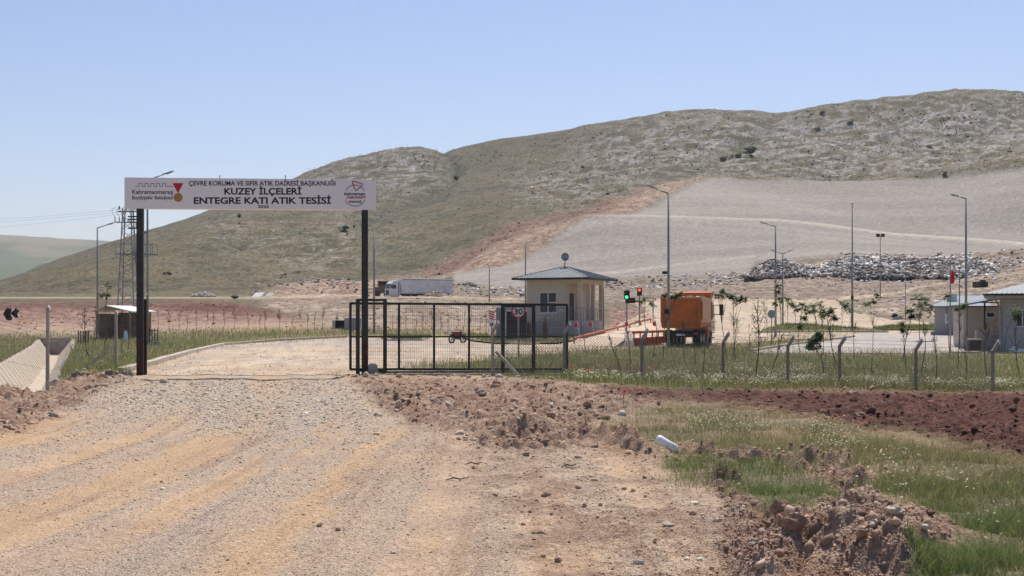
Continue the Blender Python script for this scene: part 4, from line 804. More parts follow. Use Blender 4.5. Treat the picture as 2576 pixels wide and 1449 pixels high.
# small concrete bin shelter
p = G(875, 826, 117); s = p.y/F; bs = thing('bin_shelter', 'low pale concrete shelter with dark opening near the gate guide frame', 'shelter', tuple(p))
MB().box(-.3, 1.0, 0, 1.4, -.2, .95).box(-1.35, -1.2, 0, 1.4, -.2, .8).build('wall', m('plasterg'), bs); MB().box(-1.2, -.3, .9, 1.0, 0, .8).build('opening', m('dark'), bs); MB().box(-.4, 1.1, -.1, 1.5, .95, 1.03).build('roof', m('roofw'), bs)

# right-hand buildings
YB = 88.5; s = YB/F; zg = float(H((2540-HALF)*s, YB)); X0 = (2514.5-HALF)*s; hw = (877-745)*s
mbd = thing('office_building', 'grey rendered office building with metal roof at the right edge', 'building', (X0, YB, zg), math.radians(-21))
zf = EYE+(HOR-750)*s-zg; wx0, wx1 = 38*s, 70*s; wz0, wz1 = EYE+(HOR-822)*s-zg, EYE+(HOR-779)*s-zg
MB().box(0, wx0, 0, .25, -.5, zf).box(wx1, 9, 0, .25, -.5, zf).box(wx0, wx1, 0, .25, -.5, wz0).box(wx0, wx1, 0, .25, wz1, zf).box(0, .25, .25, 8, -.5, zf).box(8.75, 9, .25, 8, -.5, zf).box(.25, 8.75, 7.75, 8, -.5, zf).build('wall', m('plasterg'), mbd)
window(None, mbd, wx0, wx1, wz0, wz1, .1, 1)
ex = -36*s; MB().box(ex, 10, -1.0, 9, zf, zf+.28).build('eaves', m('plasterg'), mbd)
rf = MB().add([(ex-.05, -1.08, zf+.281), (10.1, -1.08, zf+.281), (10.1, 9.1, zf+.281), (ex-.05, 9.1, zf+.281), (4.3, 4, zf+1.75), (5.5, 4, zf+1.75)], [(0, 1, 5, 4), (1, 2, 5), (2, 3, 4, 5), (3, 0, 4), (0, 3, 2, 1)]).build('roof', m('roof'), mbd)
rb = MB(); k = .2
while k < 10: 
    x = ex+k; t = min((x-ex)/(4.3-ex), 1, max((10.1-x)/4.6, .02)); rb.bar((x, -1.08, zf+.30), (x, -1.08+5.08*t, zf+.30+1.47*t), .05, .05); k += .3
rb.build('roof_ribs', m('roof'), rf); MB().box(ex-.08, 10.1, -1.16, -1.085, zf+.16, zf+.28).build('gutter', m('black'), mbd)
MB().tube([(ex+.6, -1.0, zf+.1), (ex+.95, -.12, zf-.6), (.06, -.08, zf-1.0), (.06, -.08, .1)], .06, 8).build('downpipe', m('galv'), mbd)
# connecting canopy block with light wall, dark steel posts
YC = 97.0; s = YC/F; X1 = (2424-HALF)*s; zg = float(H((2470-HALF)*s, YC)); def_z = lambda py: EYE+(HOR-py)*s-zg
ca = thing('canopy_block', 'tan walled canopy block with dark steel posts between the two grey buildings', 'building', (X1, YC, zg), math.radians(-8)); w = (2516-2424)*s
wx0, wx1 = (2477-2424)*s, (2501-2424)*s
MB().box(0, wx0, 0, .2, -.4, def_z(771)).box(wx1, w+1, 0, .2, -.4, def_z(771)).box(wx0, wx1, 0, .2, -.4, def_z(798)).box(wx0, wx1, 0, .2, def_z(785), def_z(771)).box(0, w+1, .2, 4, -.4, def_z(772)).build('wall', m('plaster'), ca)
f = MB().box(wx0, wx1, -.03, -.001, def_z(799), def_z(784)).build('window', m('pvc'), ca); MB().box(wx0+.1, wx1-.1, -.035, -.0305, def_z(797), def_z(787)).build('pane', m('glass'), f)
for px in (2424, 2467): x = (px-2424)*s; MB().box(x-.05, x+.05, -1.2, -1.1, -.3, def_z(760)).build('steel_post', m('steel'), ca)
MB().box(-.2, w, -1.22, -1.1, def_z(773), def_z(770)).box((2452-2424)*s, w, -1.22, -1.1, def_z(763), def_z(760)).build('steel_beam', m('steel'), ca)
MB().hexa([(-.3, -1.4, def_z(770)), (w+.3, -1.4, def_z(750)), (w+.3, 4.2, def_z(750)), (-.3, 4.2, def_z(770)), (-.3, -1.4, def_z(767)), (w+.3, -1.4, def_z(745)), (w+.3, 4.2, def_z(745)), (-.3, 4.2, def_z(767))]).build('roof', m('roof'), ca)
YD = 90; s = YD/F; zg2 = float(H((2480-HALF)*s, YD))
lw = MB().box((2456-HALF)*s, (2514-HALF)*s-.01, YD, YD+.3, zg2-.3, EYE+(HOR-831)*s).build('low_wall', m('plasterg')); tag(lw, 'low grey wall joining the office building below the canopy', 'wall')
gb = thing('brown_cabinet', 'brown metal cabinet with a pale lid standing beside the tall lamp', 'cabinet', ((2441-HALF)*s, YD-1, zg2)); hh = (868-838)*s
MB().box(-14*s, 14*s, 0, .7, 0, hh).build('body', m('brown'), gb); MB().box(-16*s, 16*s, -.1, .8, hh+.001, hh+.1).build('lid', m('concl'), gb); MB().box(-13*s, 13*s, -.02, -.001, .05, hh-.05).build('door', m('brown'), gb)
stp = MB().box((2352-HALF)*s, (2418-HALF)*s, 86, 87.2, zg2-.1, zg2+.12).build('pavement_edge', m('kerb')); tag(stp, 'low dark edged kerb strip lying on the lot beneath the flagpoles', 'kerb')
# left low building
YE = 113.0; s = YE/F; X2 = (2351-HALF)*s; zg = float(H((2385-HALF)*s, YE)); zf = EYE+(HOR-773)*s-zg
lb = thing('low_building', 'small grey low building with blue-grey roof and a white door', 'building', (X2, YE, zg), math.radians(-18)); w = (2424-2351)*s
dx0, dx1 = (2396-2351)*s, (2418-2351)*s
MB().box(0, dx0, 0, .2, -.4, zf).box(dx1, w+2, 0, .2, -.4, zf).box(dx0, dx1, 0, .2, 1.65, zf).box(0, w+2, .2, 6, -.4, zf).build('wall', m('plasterg'), lb)
dr = MB().box(dx0+.01, dx1-.01, .1, .17, -.05, 1.64).build('door', m('pvc'), lb); MB().box(dx0+.12, dx1-.12, .085, .099, .35, 1.5).build('pane', m('glass'), dr)
MB().box((2376-2351)*s, (2384-2351)*s, -.02, -.001, .9, 1.7).build('notice_board', m('white'), lb)
MB().hexa([(-.4, -.5, zf), (w+2, -.5, zf), (w+2, 6.4, zf), (-.4, 6.4, zf), (-.4, -.5, zf+.1), (w+2, -.5, zf+.1), (w+2, 5, zf+1.05), (1.6, 5, zf+1.05)]).build('roof', m('roof'), lb)
MB().box(1.0, 1.8, 2, 3, zf+.5, zf+1.15).build('roof_hatch', m('roofw'), lb)
MB().box((2398-2351)*s, w+.6, -1.6, -.01, -.3, .08).build('door_step', m('concl'), lb)
# black container
p = G(2474, 722); s = p.y/F; ct = thing('skip_container', 'dark open skip container on the bank above the office roof', 'container', tuple(p), math.radians(8)); w = 26*s; h = 15*s
MB().hexa([(-w/2+.1, 0, 0), (w/2-.1, 0, 0), (w/2-.1, 2.2, 0), (-w/2+.1, 2.2, 0), (-w/2, 0, h), (w/2, 0, h), (w/2, 2.2, h), (-w/2, 2.2, h)]).build('tub', m('black'), ct)
rb = MB()
for k in range(6): x = -w/2+.3+k*(w-.6)/5; rb.box(x-.06, x+.06, -.07, -.002, .05, h-.05)
rb.build('side_ribs', m('black'), ct); MB().box(w*.1, w*.35, .4, 1.6, h*.95, h*1.3).build('load', m('bag'), ct)
p = G(2252, 800); cu_ = thing('culvert_pipe', 'pale concrete culvert mouth with a black pipe end in the stony bank', 'culvert', tuple(p)); MB().tube([(0, 0, .35), (.4, 1.6, .45)], .35, 16).build('pipe', m('black'), cu_); MB().prism([(-.9, -.3), (.9, -.3), (.9, .15), (.5, .5), (-.3, .2), (-.9, -.1)], 'y', -.35, -.1).build('headwall', m('concl'), cu_)

# ---------------- weighbridge
def wb():
    a = G(1445, 866, 90); ang = math.atan2(22, 6.5)
    t = thing('weighbridge', 'long orange-red steel weighbridge deck with side rails ahead of the dump truck', 'weighbridge', tuple(a))
    A = W(1448, 866, 89); B = W(1640, 812, 118); C2 = W(1545, 872, 83.5); D2 = W(1668, 838, 92)
    inv = Matrix.Translation(-a)
    A, B, C2, D2 = [inv @ q for q in (A, B, C2, D2)]
    A.z = .12; C2.z = .12; 
    u = Vector((0, 0, 1)); dz = .42
    L0 = A+Vector((1.0, 4, 0)); R0 = C2+Vector((.9, 1.5, 0)); Bd = B.copy(); Bd.z = max(B.z, .3); Dd = D2.copy(); Dd.z = .55
    L0.z = .5; R0.z = .5
    MB().hexa([tuple(L0-u*.2), tuple(R0-u*.2), tuple(Dd-u*.2), tuple(Bd-u*.2), tuple(L0), tuple(R0), tuple(Dd), tuple(Bd)]).build('deck', m('pale'), t)
    MB().hexa([tuple(A-u*.3), tuple(C2-u*.3), tuple(R0-u*.62), tuple(L0-u*.62), tuple(A-u*.1), tuple(C2-u*.1), tuple(R0), tuple(L0)]).build('ramp', m('pale'), t)
    g = MB().bar(tuple(R0+Vector((.1, 0, -.15))), tuple(Dd+Vector((.1, 0, -.15))), .18, .34)
    n = 9
    for k in range(n): q = R0+(Dd-R0)*k/(n-1)+Vector((.16, 0, -.3)); g.box(q.x-.05, q.x+.22, q.y-.12, q.y+.12, q.z-.12, q.z+.22)
    g.build('girder', m('ored'), t)
    r = MB(); 
    for p0, p1 in ((A+Vector((-.1, 0, .35)), Bd+Vector((-.1, 0, .35))), (R0+Vector((.05, 0, .38)), Dd+Vector((.05, 0, .38)))):
        r.tube([tuple(p0), tuple(p1)], .09, 8)
        for k in range(7): q = p0+(p1-p0)*k/6; r.tube([tuple(q), tuple(q-u*.35)], .05, 6)
    r.build('guard_rail', m('ored'), t)
    MB().hexa([tuple(R0+Vector((-.5, -1.6, -.55))), tuple(R0+Vector((.35, -1.6, -.55))), tuple(R0+Vector((.35, .4, -.6))), tuple(R0+Vector((-.1, .4, -.6))), tuple(R0+Vector((-.2, -1.2, -.1))), tuple(R0+Vector((.3, -1.2, -.1))), tuple(R0+Vector((.35, .4, .5))), tuple(R0+Vector((-.1, .4, .5)))]).build('end_block', m('conc'), t)
wb()

# ---------------- dump truck
p = G(1664, 872.5, 86.5); s = p.y/F; tk = thing('dump_truck', 'orange dump truck seen from behind, driving onto the weighbridge', 'truck', tuple(p), math.radians(-15.5)); hw = 1.25; ox = hw
def wheel(x, y, r, w, parent, k='rubber', ax='x'):
    d = Vector((w/2, 0, 0)) if ax == 'x' else Vector((0, w/2, 0)); c = Vector((x, y, r))
    t = MB().tube([c-d, c-d*.85, c+d*.85, c+d], [r*.92, r, r, r*.92], 24).build('tyre', m(k), parent)
    MB().tube([c-d*1.04, c+d*1.04], r*.52, 16).build('rim', m('galv'), t); return t
for y in (1.35, 2.7, 5.2, 6.9):
    for x in (.35, 2.15): wheel(x, y, .52, .42 if y < 4 else .32, tk)
MB().box(.7, .95, .2, 8.2, .72, 1.0).box(1.55, 1.8, .2, 8.2, .721, 1.001).build('chassis', m('black'), tk)
bd = MB(); bz0, bz1 = 1.25, 3.12
bd.add([(0.06, 0.1, bz0), (2.44, 0.1, bz0), (2.5, 0.1, bz0+.15), (2.5, 0, bz1), (0, 0, bz1), (0, .1, bz0+.15), (0.06, 5.3, bz0), (2.44, 5.3, bz0), (2.5, 5.3, bz0+.15), (2.5, 5.3, bz1), (0, 5.3, bz1), (0, 5.3, bz0+.15)],
   [(0, 1, 7, 6), (1, 2, 8, 7), (2, 3, 9, 8), (4, 5, 11, 10), (5, 0, 6, 11), (6, 7, 8, 9, 10, 11)])
bd.add([(0.1, .12, bz1-.5), (2.4, .12, bz1-.5), (2.4, 5.2, bz1-.3), (.1, 5.2, bz1-.3)], [(0, 1, 2, 3)]).build('dump_body', m('orange'), tk)
tg = MB().add([(0.05, -.06, bz0-.05), (2.45, -.06, bz0-.05), (2.5, -.08, bz0+.1), (2.5, -.12, bz1-.02), (0, -.12, bz1-.02), (0, -.08, bz0+.1), (0.05, .05, bz0-.05), (2.45, .05, bz0-.05), (2.5, .05, bz0+.1), (2.5, -.002, bz1-.02), (0, -.002, bz1-.02), (0, .05, bz0+.1)],
   [(0, 5, 4, 3, 2, 1), (6, 7, 8, 9, 10, 11)]+[(i, (i+1) % 6, 6+(i+1) % 6, 6+i) for i in range(6)]).build('tailgate', m('orange'), tk)
tr = MB(); tr.box(-.03, .13, -.2, -.125, bz0+.3, bz1).box(2.37, 2.53, -.2, -.125, bz0+.3, bz1).box(.131, 2.369, -.2, -.125, bz1-.12, bz1-.02).box(.15, 2.35, -.17, -.1, bz0-.05, bz0+.12).build('tailgate_frame', m('orange'), tg)
MB().box(-.05, 2.55, -.14, .1, bz1-.018, bz1+.07).build('top_lip', m('tan'), tk)  # top lip and right side: dusty orange, paled in colour as if sunlit
sd = MB()
sd.box(2.501, 2.56, .1, 5.3, bz1-.2, bz1+.05).box(2.501, 2.56, .1, 5.3, bz0+.32, bz0+.5)
sd.build('side_rail', m('tan'), tk)
MB().box(2.501, 2.53, .25, 5.2, bz0+.502, bz1-.202).build('side_panel', m('tan'), tk)
for y in (.15, 5.1): MB().box(2.531, 2.60, y, y+.14, bz0+.5, bz1-.2).build('side_stake', m('orange'), tk)
MB().add([(0, 5.3, bz1-.02), (2.5, 5.3, bz1-.02), (2.5, 5.2, bz1+.45), (0, 5.2, bz1+.45), (0, 5.45, bz1-.02), (2.5, 5.45, bz1-.02), (2.5, 6.9, bz1+.55), (0, 6.9, bz1+.55), (0, 6.9, bz1+.47), (2.5, 6.9, bz1+.47)], [(0, 1, 2, 3), (3, 2, 6, 7), (7, 6, 9, 8), (4, 8, 9, 5), (1, 5, 9, 6, 2), (0, 3, 7, 8, 4)]).build('cab_guard', m('orange'), tk)
rc = MB()
for k, (a, b) in enumerate(((.5, 1.4), (1.2, 3.2), (1.9, 4.4), (.9, 4.7))): rc.blob((a, b, bz1-.15), .5, .6, .35, 2, .3, k)
rc.build('load', m('rock'), tk)
cab = MB().add([(0, 5.7, .95), (2.5, 5.7, .95), (2.5, 7.7, .95), (0, 7.7, .95), (.05, 5.75, 3.05), (2.45, 5.75, 3.05), (2.42, 7.3, 3.05), (.08, 7.3, 3.05)], [(0, 3, 2, 1), (4, 5, 6, 7), (0, 1, 5, 4), (1, 2, 6, 5), (2, 3, 7, 6), (3, 0, 4, 7)]).build('cab', m('cabw'), tk, bevel=.05)
MB().hexa([(2.455, 6.3, 1.9), (2.50, 6.3, 1.9), (2.50, 7.35, 1.9), (2.455, 7.35, 1.9), (2.44, 6.35, 2.75), (2.475, 6.35, 2.75), (2.475, 7.2, 2.75), (2.44, 7.2, 2.75)]).build('side_window', m('glass'), cab)
mr = MB().tube([(2.45, 7.5, 2.75), (2.85, 7.7, 2.75)], .03, 6).tube([(2.45, 7.5, 2.1), (2.85, 7.7, 2.1)], .03, 6).build('mirror_arm', m('black'), tk); MB().box(2.78, 3.05, 7.6, 7.72, 2.05, 2.8).build('mirror', m('black'), mr)
sp_ = MB()
for z in (.5, .85, 1.2): sp_.box(2.4, 2.62, 5.9, 6.4, z, z+.06)
sp_.box(2.42, 2.45, 5.9, 5.94, .45, 1.3).box(2.42, 2.45, 6.36, 6.4, .45, 1.3).build('steps', m('galv'), tk)
for x in (.14, 2.1): MB().box(x, x+.26, -.05, .02, .8, .92).build('tail_light', m('ored'), tk)
MB().box(.95, 1.5, -.03, .015, .72, .84).build('number_plate', m('white'), tk); MB().box(.2, 2.3, .02, .12, .62, .98).build('rear_bumper', m('black'), tk)
for x in (.15, 1.9): MB().box(x, x+.45, .55, .58, .25, 1.1).build('mudflap', m('rubber'), tk)
MB().box(2.3, 2.5, 3.5, 4.6, .6, 1.1).build('fuel_tank', m('ored'), tk)
MB().box(2.505, 2.62, 5.5, 7.3, 1.55, 1.62).box(2.3, 2.56, 3.4, 5.6, 1.12, 1.24).build('mudguard', m('tan'), tk)

# ---------------- tractor trailer
p = G(981, 744, 268); s = p.y/F; tt = thing('tractor_trailer', 'white tractor unit with a long dirty white tipping trailer parked below the slope', 'truck', tuple(p), math.radians(29))
# local: +x to the rear, y away, cab at x 0..2.3 ; faces camera with -y side
cab = MB().add([(0, 0, .55), (2.2, 0, .55), (2.2, 2.5, .55), (0, 2.5, .55), (0.0, 0, 2.0), (0, 2.5, 2.0), (.28, .05, 3.0), (.28, 2.45, 3.0), (2.2, .05, 3.7), (2.2, 2.45, 3.7), (2.2, 0, 2.0), (2.2, 2.5, 2.0), (1.0, .1, 3.55), (1.0, 2.4, 3.55)],
  [(0, 3, 2, 1), (0, 1, 10, 4), (3, 5, 11, 2), (0, 4, 5, 3), (4, 6, 7, 5), (6, 12, 13, 7), (12, 8, 9, 13), (4, 10, 8, 12, 6), (5, 7, 13, 9, 11), (1, 2, 11, 10), (10, 11, 9, 8)]).build('cab', m('cabw'), tt)
MB().add([(-.02, .2, 2.0), (-.02, 2.3, 2.0), (.25, 2.25, 2.92), (.25, .25, 2.92)], [(0, 1, 2, 3)]).build('windscreen', m('glass'), cab); MB().box(.45, 1.35, -.03, -.001, 2.0, 2.75).build('side_window', m('glass'), cab); MB().box(-.04, -.001, .55, 1.95, .75, 1.75).build('grille', m('black'), cab)
MB().box(-.06, .0, .1, .5, .75, 1.0).build('headlight', m('galv'), cab); MB().box(-.06, .0, 2.0, 2.4, .75, 1.0).build('headlight', m('galv'), cab); MB().box(-.12, .3, 0, 2.5, .35, .6).build('bumper', m('cabw'), cab)
MB().box(.1, .25, -.35, -.1, 2.1, 2.8).build('mirror', m('black'), cab); MB().box(1.85, 2.0, -.03, -.001, .9, 3.3).build('dark_stripe', m('black'), cab)
for x in (1.45, 4.6, 10.0, 11.3, 12.6):
    for y in (.18, 2.32): wheel(x, y, .5, .32, tt, ax='y')
MB().box(.3, 13.6, .7, 1.8, .75, 1.1).build('chassis', m('black'), tt); MB().box(2.8, 6, .05, .6, .45, 1.05).build('side_tank', m('black'), tt)
tb = MB().box(2.5, 14.0, 0, 2.5, 1.25, 3.85).build('trailer_body', m('trailer'), tt, bevel=.06)
for x in (2.55, 5.35, 8.1, 10.9, 13.4): MB().box(x-.04, x+.04, -.05, -.002, 1.3, 3.8).build('side_rib', m('trailer'), tb)
MB().box(2.5, 14.0, -.06, -.001, 1.2, 1.29).box(2.5, 14.0, -.06, -.001, 3.78, 3.9).build('edge_rail', m('galv'), tb); MB().tube([(2.5, .15, 3.9), (8, .12, 4.02), (14, .15, 3.92)], .1, 6).build('rolled_tarpaulin', m('white'), tb)
# brown machine behind truck
p = G(950, 743, 292); cm = thing('compactor_machine', 'rusty brown landfill compactor standing left of the white truck', 'machine', tuple(p), math.radians(10)); s = p.y/F
MB().box(-.6, 2.6, 0, 2.4, .9, 2.2).build('engine_body', m('brownm'), cm, bevel=.08)
cb = MB().box(.2, .32, .1, 2.2, 2.201, 3.4).box(1.98, 2.1, .1, 2.2, 2.201, 3.4).box(.32, 1.98, 2.1, 2.2, 2.201, 3.4).box(1.1, 1.2, .1, .2, 2.201, 3.4).box(.32, 1.98, .1, .2, 2.201, 2.6).box(0, 2.3, 0, 2.3, 3.401, 3.55).build('cab', m('brownm'), cm)
for x in (-.1, 2.2):
    for y in (-.2, 1.9): MB().tube([(x, y, .7), (x, y+.7, .7)], .7, 12).build('steel_wheel', m('dark'), cm)
MB().box(-2.2, -2.0, -.2, 2.6, .1, 1.7).build('blade', m('brownm'), cm); MB().bar((-2.0, .4, .9), (-.6, .4, 1.3), .2).bar((-2.0, 2.0, .9), (-.6, 2.0, 1.3), .2).build('blade_arm', m('brownm'), cm)

# ---------------- motorcycle
p = G(1151, 864, 96); s = p.y/F; mc = thing('motorcycle', 'dark red motorcycle with white boxes parked on the road behind the gate', 'motorcycle', tuple(p), math.radians(48)); mc.scale = (.92, .92, .92)
def ring(x, r, par):
    P = [(x+r*math.cos(2*math.pi*k/20), 0, .3+r*math.sin(2*math.pi*k/20)) for k in range(21)]; w = MB().tube(P, .065, 6, False).build('wheel', m('rubber'), par); h = MB()
    for k in range(8): a = math.pi*k/8; h.bar((x-r*math.cos(a), 0, .3-r*math.sin(a)), (x+r*math.cos(a), 0, .3+r*math.sin(a)), .012)
    h.build('spokes', m('galv'), w)
ring(-.65, .28, mc); ring(.62, .28, mc)
MB().tube([(.62, 0, .3), (.35, 0, .95)], .03, 6).tube([(.3, 0, .85), (-.1, 0, .45), (-.65, 0, .3)], .03, 6).tube([(.3, 0, .8), (-.3, 0, .75)], .03, 6).build('frame', m('black'), mc)
MB().blob((.08, 0, .8), .24, .13, .12, 2, .02).build('fuel_tank', m('brownm') if False else mat('dark_red_paint', (.22, .015, .02), None, 3, .4), mc, smooth=True); MB().blob((-.38, 0, .82), .34, .13, .07, 2, .02).build('seat', m('black'), mc, smooth=True)
MB().blob((.0, 0, .48), .3, .17, .2, 2, .15).build('engine', m('dark'), mc); MB().box(-.5, -.1, -.15, .15, .5, .74).box(.2, .42, -.1, .1, .5, .85).build('side_panels', mat('dark_red_paint', (.22, .015, .02), None, 3, .4), mc); MB().tube([(-.05, -.12, .3), (-.75, -.16, .36)], .045, 8).build('exhaust', m('galv'), mc)
MB().tube([(.3, -.36, 1.02), (.38, 0, .98), (.3, .36, 1.02)], .02, 6).build('handlebar', m('black'), mc); MB().blob((.5, 0, .9), .1, .1, .1, 2, 0).build('headlight', m('white'), mc, smooth=True)
for y in (-.34, .34): q = MB().tube([(.3, y, 1.02), (.28, y*1.1, 1.2)], .01, 5).build('mirror_stem', m('black'), mc); MB().blob((.28, y*1.1, 1.22), .02, .07, .05, 1, 0).build('mirror', m('black'), q)
MB().box(-.85, -.6, -.16, .16, .85, 1.05).build('rear_box', m('white'), mc, bevel=.03); MB().box(-.95, -.55, -.09, .09, .62, .66).build('rear_mudguard', m('black'), mc); MB().box(.45, .85, -.08, .08, .62, .65).build('front_mudguard', m('black'), mc)

# ---------------- lattice tower with transformer
p = G(322, 842, 122); s = p.y/F; lt = thing('lattice_tower', 'galvanised lattice power tower with transformer platform behind the left sign post', 'power tower', tuple(p)); h = EYE+(HOR-524)*s-p.z
legs = MB(); br_ = MB(); w0, w1 = .8, .36; yw = .5
def lp(i, z): t = min(z/h, 1); w = w0+(w1-w0)*t; return ((-w if i in (0, 3) else w), (-w if i < 2 else w), z)
for i in range(4): legs.bar(lp(i, -.1), lp(i, h), .09)
legs.build('legs', m('galv'), lt)
nz = 16
for k in range(nz):
    z0 = h*k/nz; z1 = h*(k+1)/nz
    for i in range(4):
        j = (i+1) % 4; br_.bar(lp(i, z0), lp(j, z1), .045) if (k+i) % 2 else br_.bar(lp(j, z0), lp(i, z1), .045)
br_.build('lattice_bracing', m('galv'), lt)
def zz(py): return EYE+(HOR-py)*s-p.z
def xx(px): return (px-322)*s
MB().bar((xx(296), 0, zz(532)), (xx(352), 0, zz(532)), .12).bar((xx(290), -.1, zz(559)), (xx(322), -.1, zz(560)), .1).build('cross_arm', m('galv'), lt)
ins = [(301, 519, 527), (290, 545, 559), (301, 546, 559), (312, 547, 559), (318, 520, 528), (340, 520, 528)]
for a, b, c in ins: MB().tube([(xx(a), -.1, zz(b)), (xx(a), -.1, zz(c))], .07 if c < 530 else .04, 8).build('insulator', m('brownm'), lt)
for py in (546, 553, 560, 575): MB().bar((xx(326), -.5, zz(py)), (xx(354), -.5, zz(py)), .12).build('switch_bar', m('steel'), lt)
for px in (334, 340, 346, 351): MB().tube([(xx(px), -.5, zz(562)), (xx(px), -.5, zz(575))], .03, 6).build('fuse_rod', m('steel'), lt)
pf = MB(); 
for y in (-.8, .8):
    pf.bar((xx(297), y, zz(640)), (xx(391), y, zz(640)), .08).bar((xx(297), y, zz(613)), (xx(391), y, zz(615)), .05)
    for px in (298, 373, 390): pf.bar((xx(px), y, zz(640)), (xx(px), y, zz(613)), .05)
pf.box(xx(300), xx(390), -.75, .75, zz(639.5), zz(638.5)).build('platform', m('galv'), lt)
MB().box(xx(335), xx(352), -.6, .5, zz(637), zz(617)).build('transformer', m('plasterg'), lt, bevel=.05); MB().bar((xx(330), 0, zz(655)), (xx(352), 0, zz(640)), .08).build('strut', m('galv'), lt)
for px, py, ex_, ey, lab in ((301, 527, -500, 558, 'upper thin power line running left from the tower'), (301, 533, -500, 566, 'middle thin power line running left from the tower'), (318, 537, -500, 592, 'lower thin power line running left from the tower')):
    a = W(px, py, 122); b = W(ex_, ey, 150); P = []
    for k in range(21): t = k/20; q = a+(b-a)*t; q.z -= 1.6*4*t*(1-t)*.35; P.append(tuple(q))
    tag(MB().tube(P, .007, 4).build('power_line', m('wire')), lab, 'power line', 'power lines from the lattice tower')
wl_ = MB()
for px in (290, 301, 312): wl_.tube([(xx(px), -.1, zz(545)), (xx(px-6), -.1, zz(537)), (xx(px-8), -.1, zz(529)), (xx(px+2), -.1, zz(520))], .018, 5)
wl_.build('jumper_wires', m('wire'), lt)

# ================================================================== vegetation
def leafquads(pts, size, r, droop=.4):
    mb = MB(); vs = []; fs = []
    for (x, y, z, dx, dy, dz) in pts:
        L = size*r.uniform(.7, 1.3); d = Vector((dx, dy, dz)).normalized(); s = d.cross(Vector((r.uniform(-.4, .4), r.uniform(-.4, .4), 1))).normalized()*L*.30; p = Vector((x, y, z)); n = len(vs)
        vs += [p, p+d*L*.5+s, p+d*L, p+d*L*.5-s]; fs.append((n, n+1, n+2, n+3))
    return mb.add(vs, fs)
def tuft(c, R, r, n=9, leaf=.11):
    P = []
    for k in range(n):
        a = 2*math.pi*k/n+r.uniform(-.3, .3); e = r.uniform(-.1, 1.5); L = R*r.uniform(.7, 1.25)
        for j in range(8):
            t = (j+1)/8; x = c[0]+math.cos(a)*L*t; y = c[1]+math.sin(a)*L*t; z = c[2]+L*(e*t-.75*t*t)
            for sd in (-1, 1): P.append((x, y, z, -math.sin(a)*sd+math.cos(a)*.5, math.cos(a)*sd+math.sin(a)*.5, -.35))
    return leafquads(P, leaf, r)
def cloud(c, rx, rz, n, r, leaf=.1, dens=.5):
    P = []
    cl = [(r.gauss(0, .42), r.gauss(0, .42), r.gauss(0, .42)) for _ in range(max(5, n//22))]
    for k in range(n):
        a = r.choice(cl); P.append((c[0]+(a[0]+r.gauss(0, .16))*rx, c[1]+(a[1]+r.gauss(0, .16))*rx, c[2]+(a[2]+r.gauss(0, .16))*rz, r.uniform(-1, 1), r.uniform(-1, 1), r.uniform(-.8, .6)))
    return leafquads(P, leaf, r)
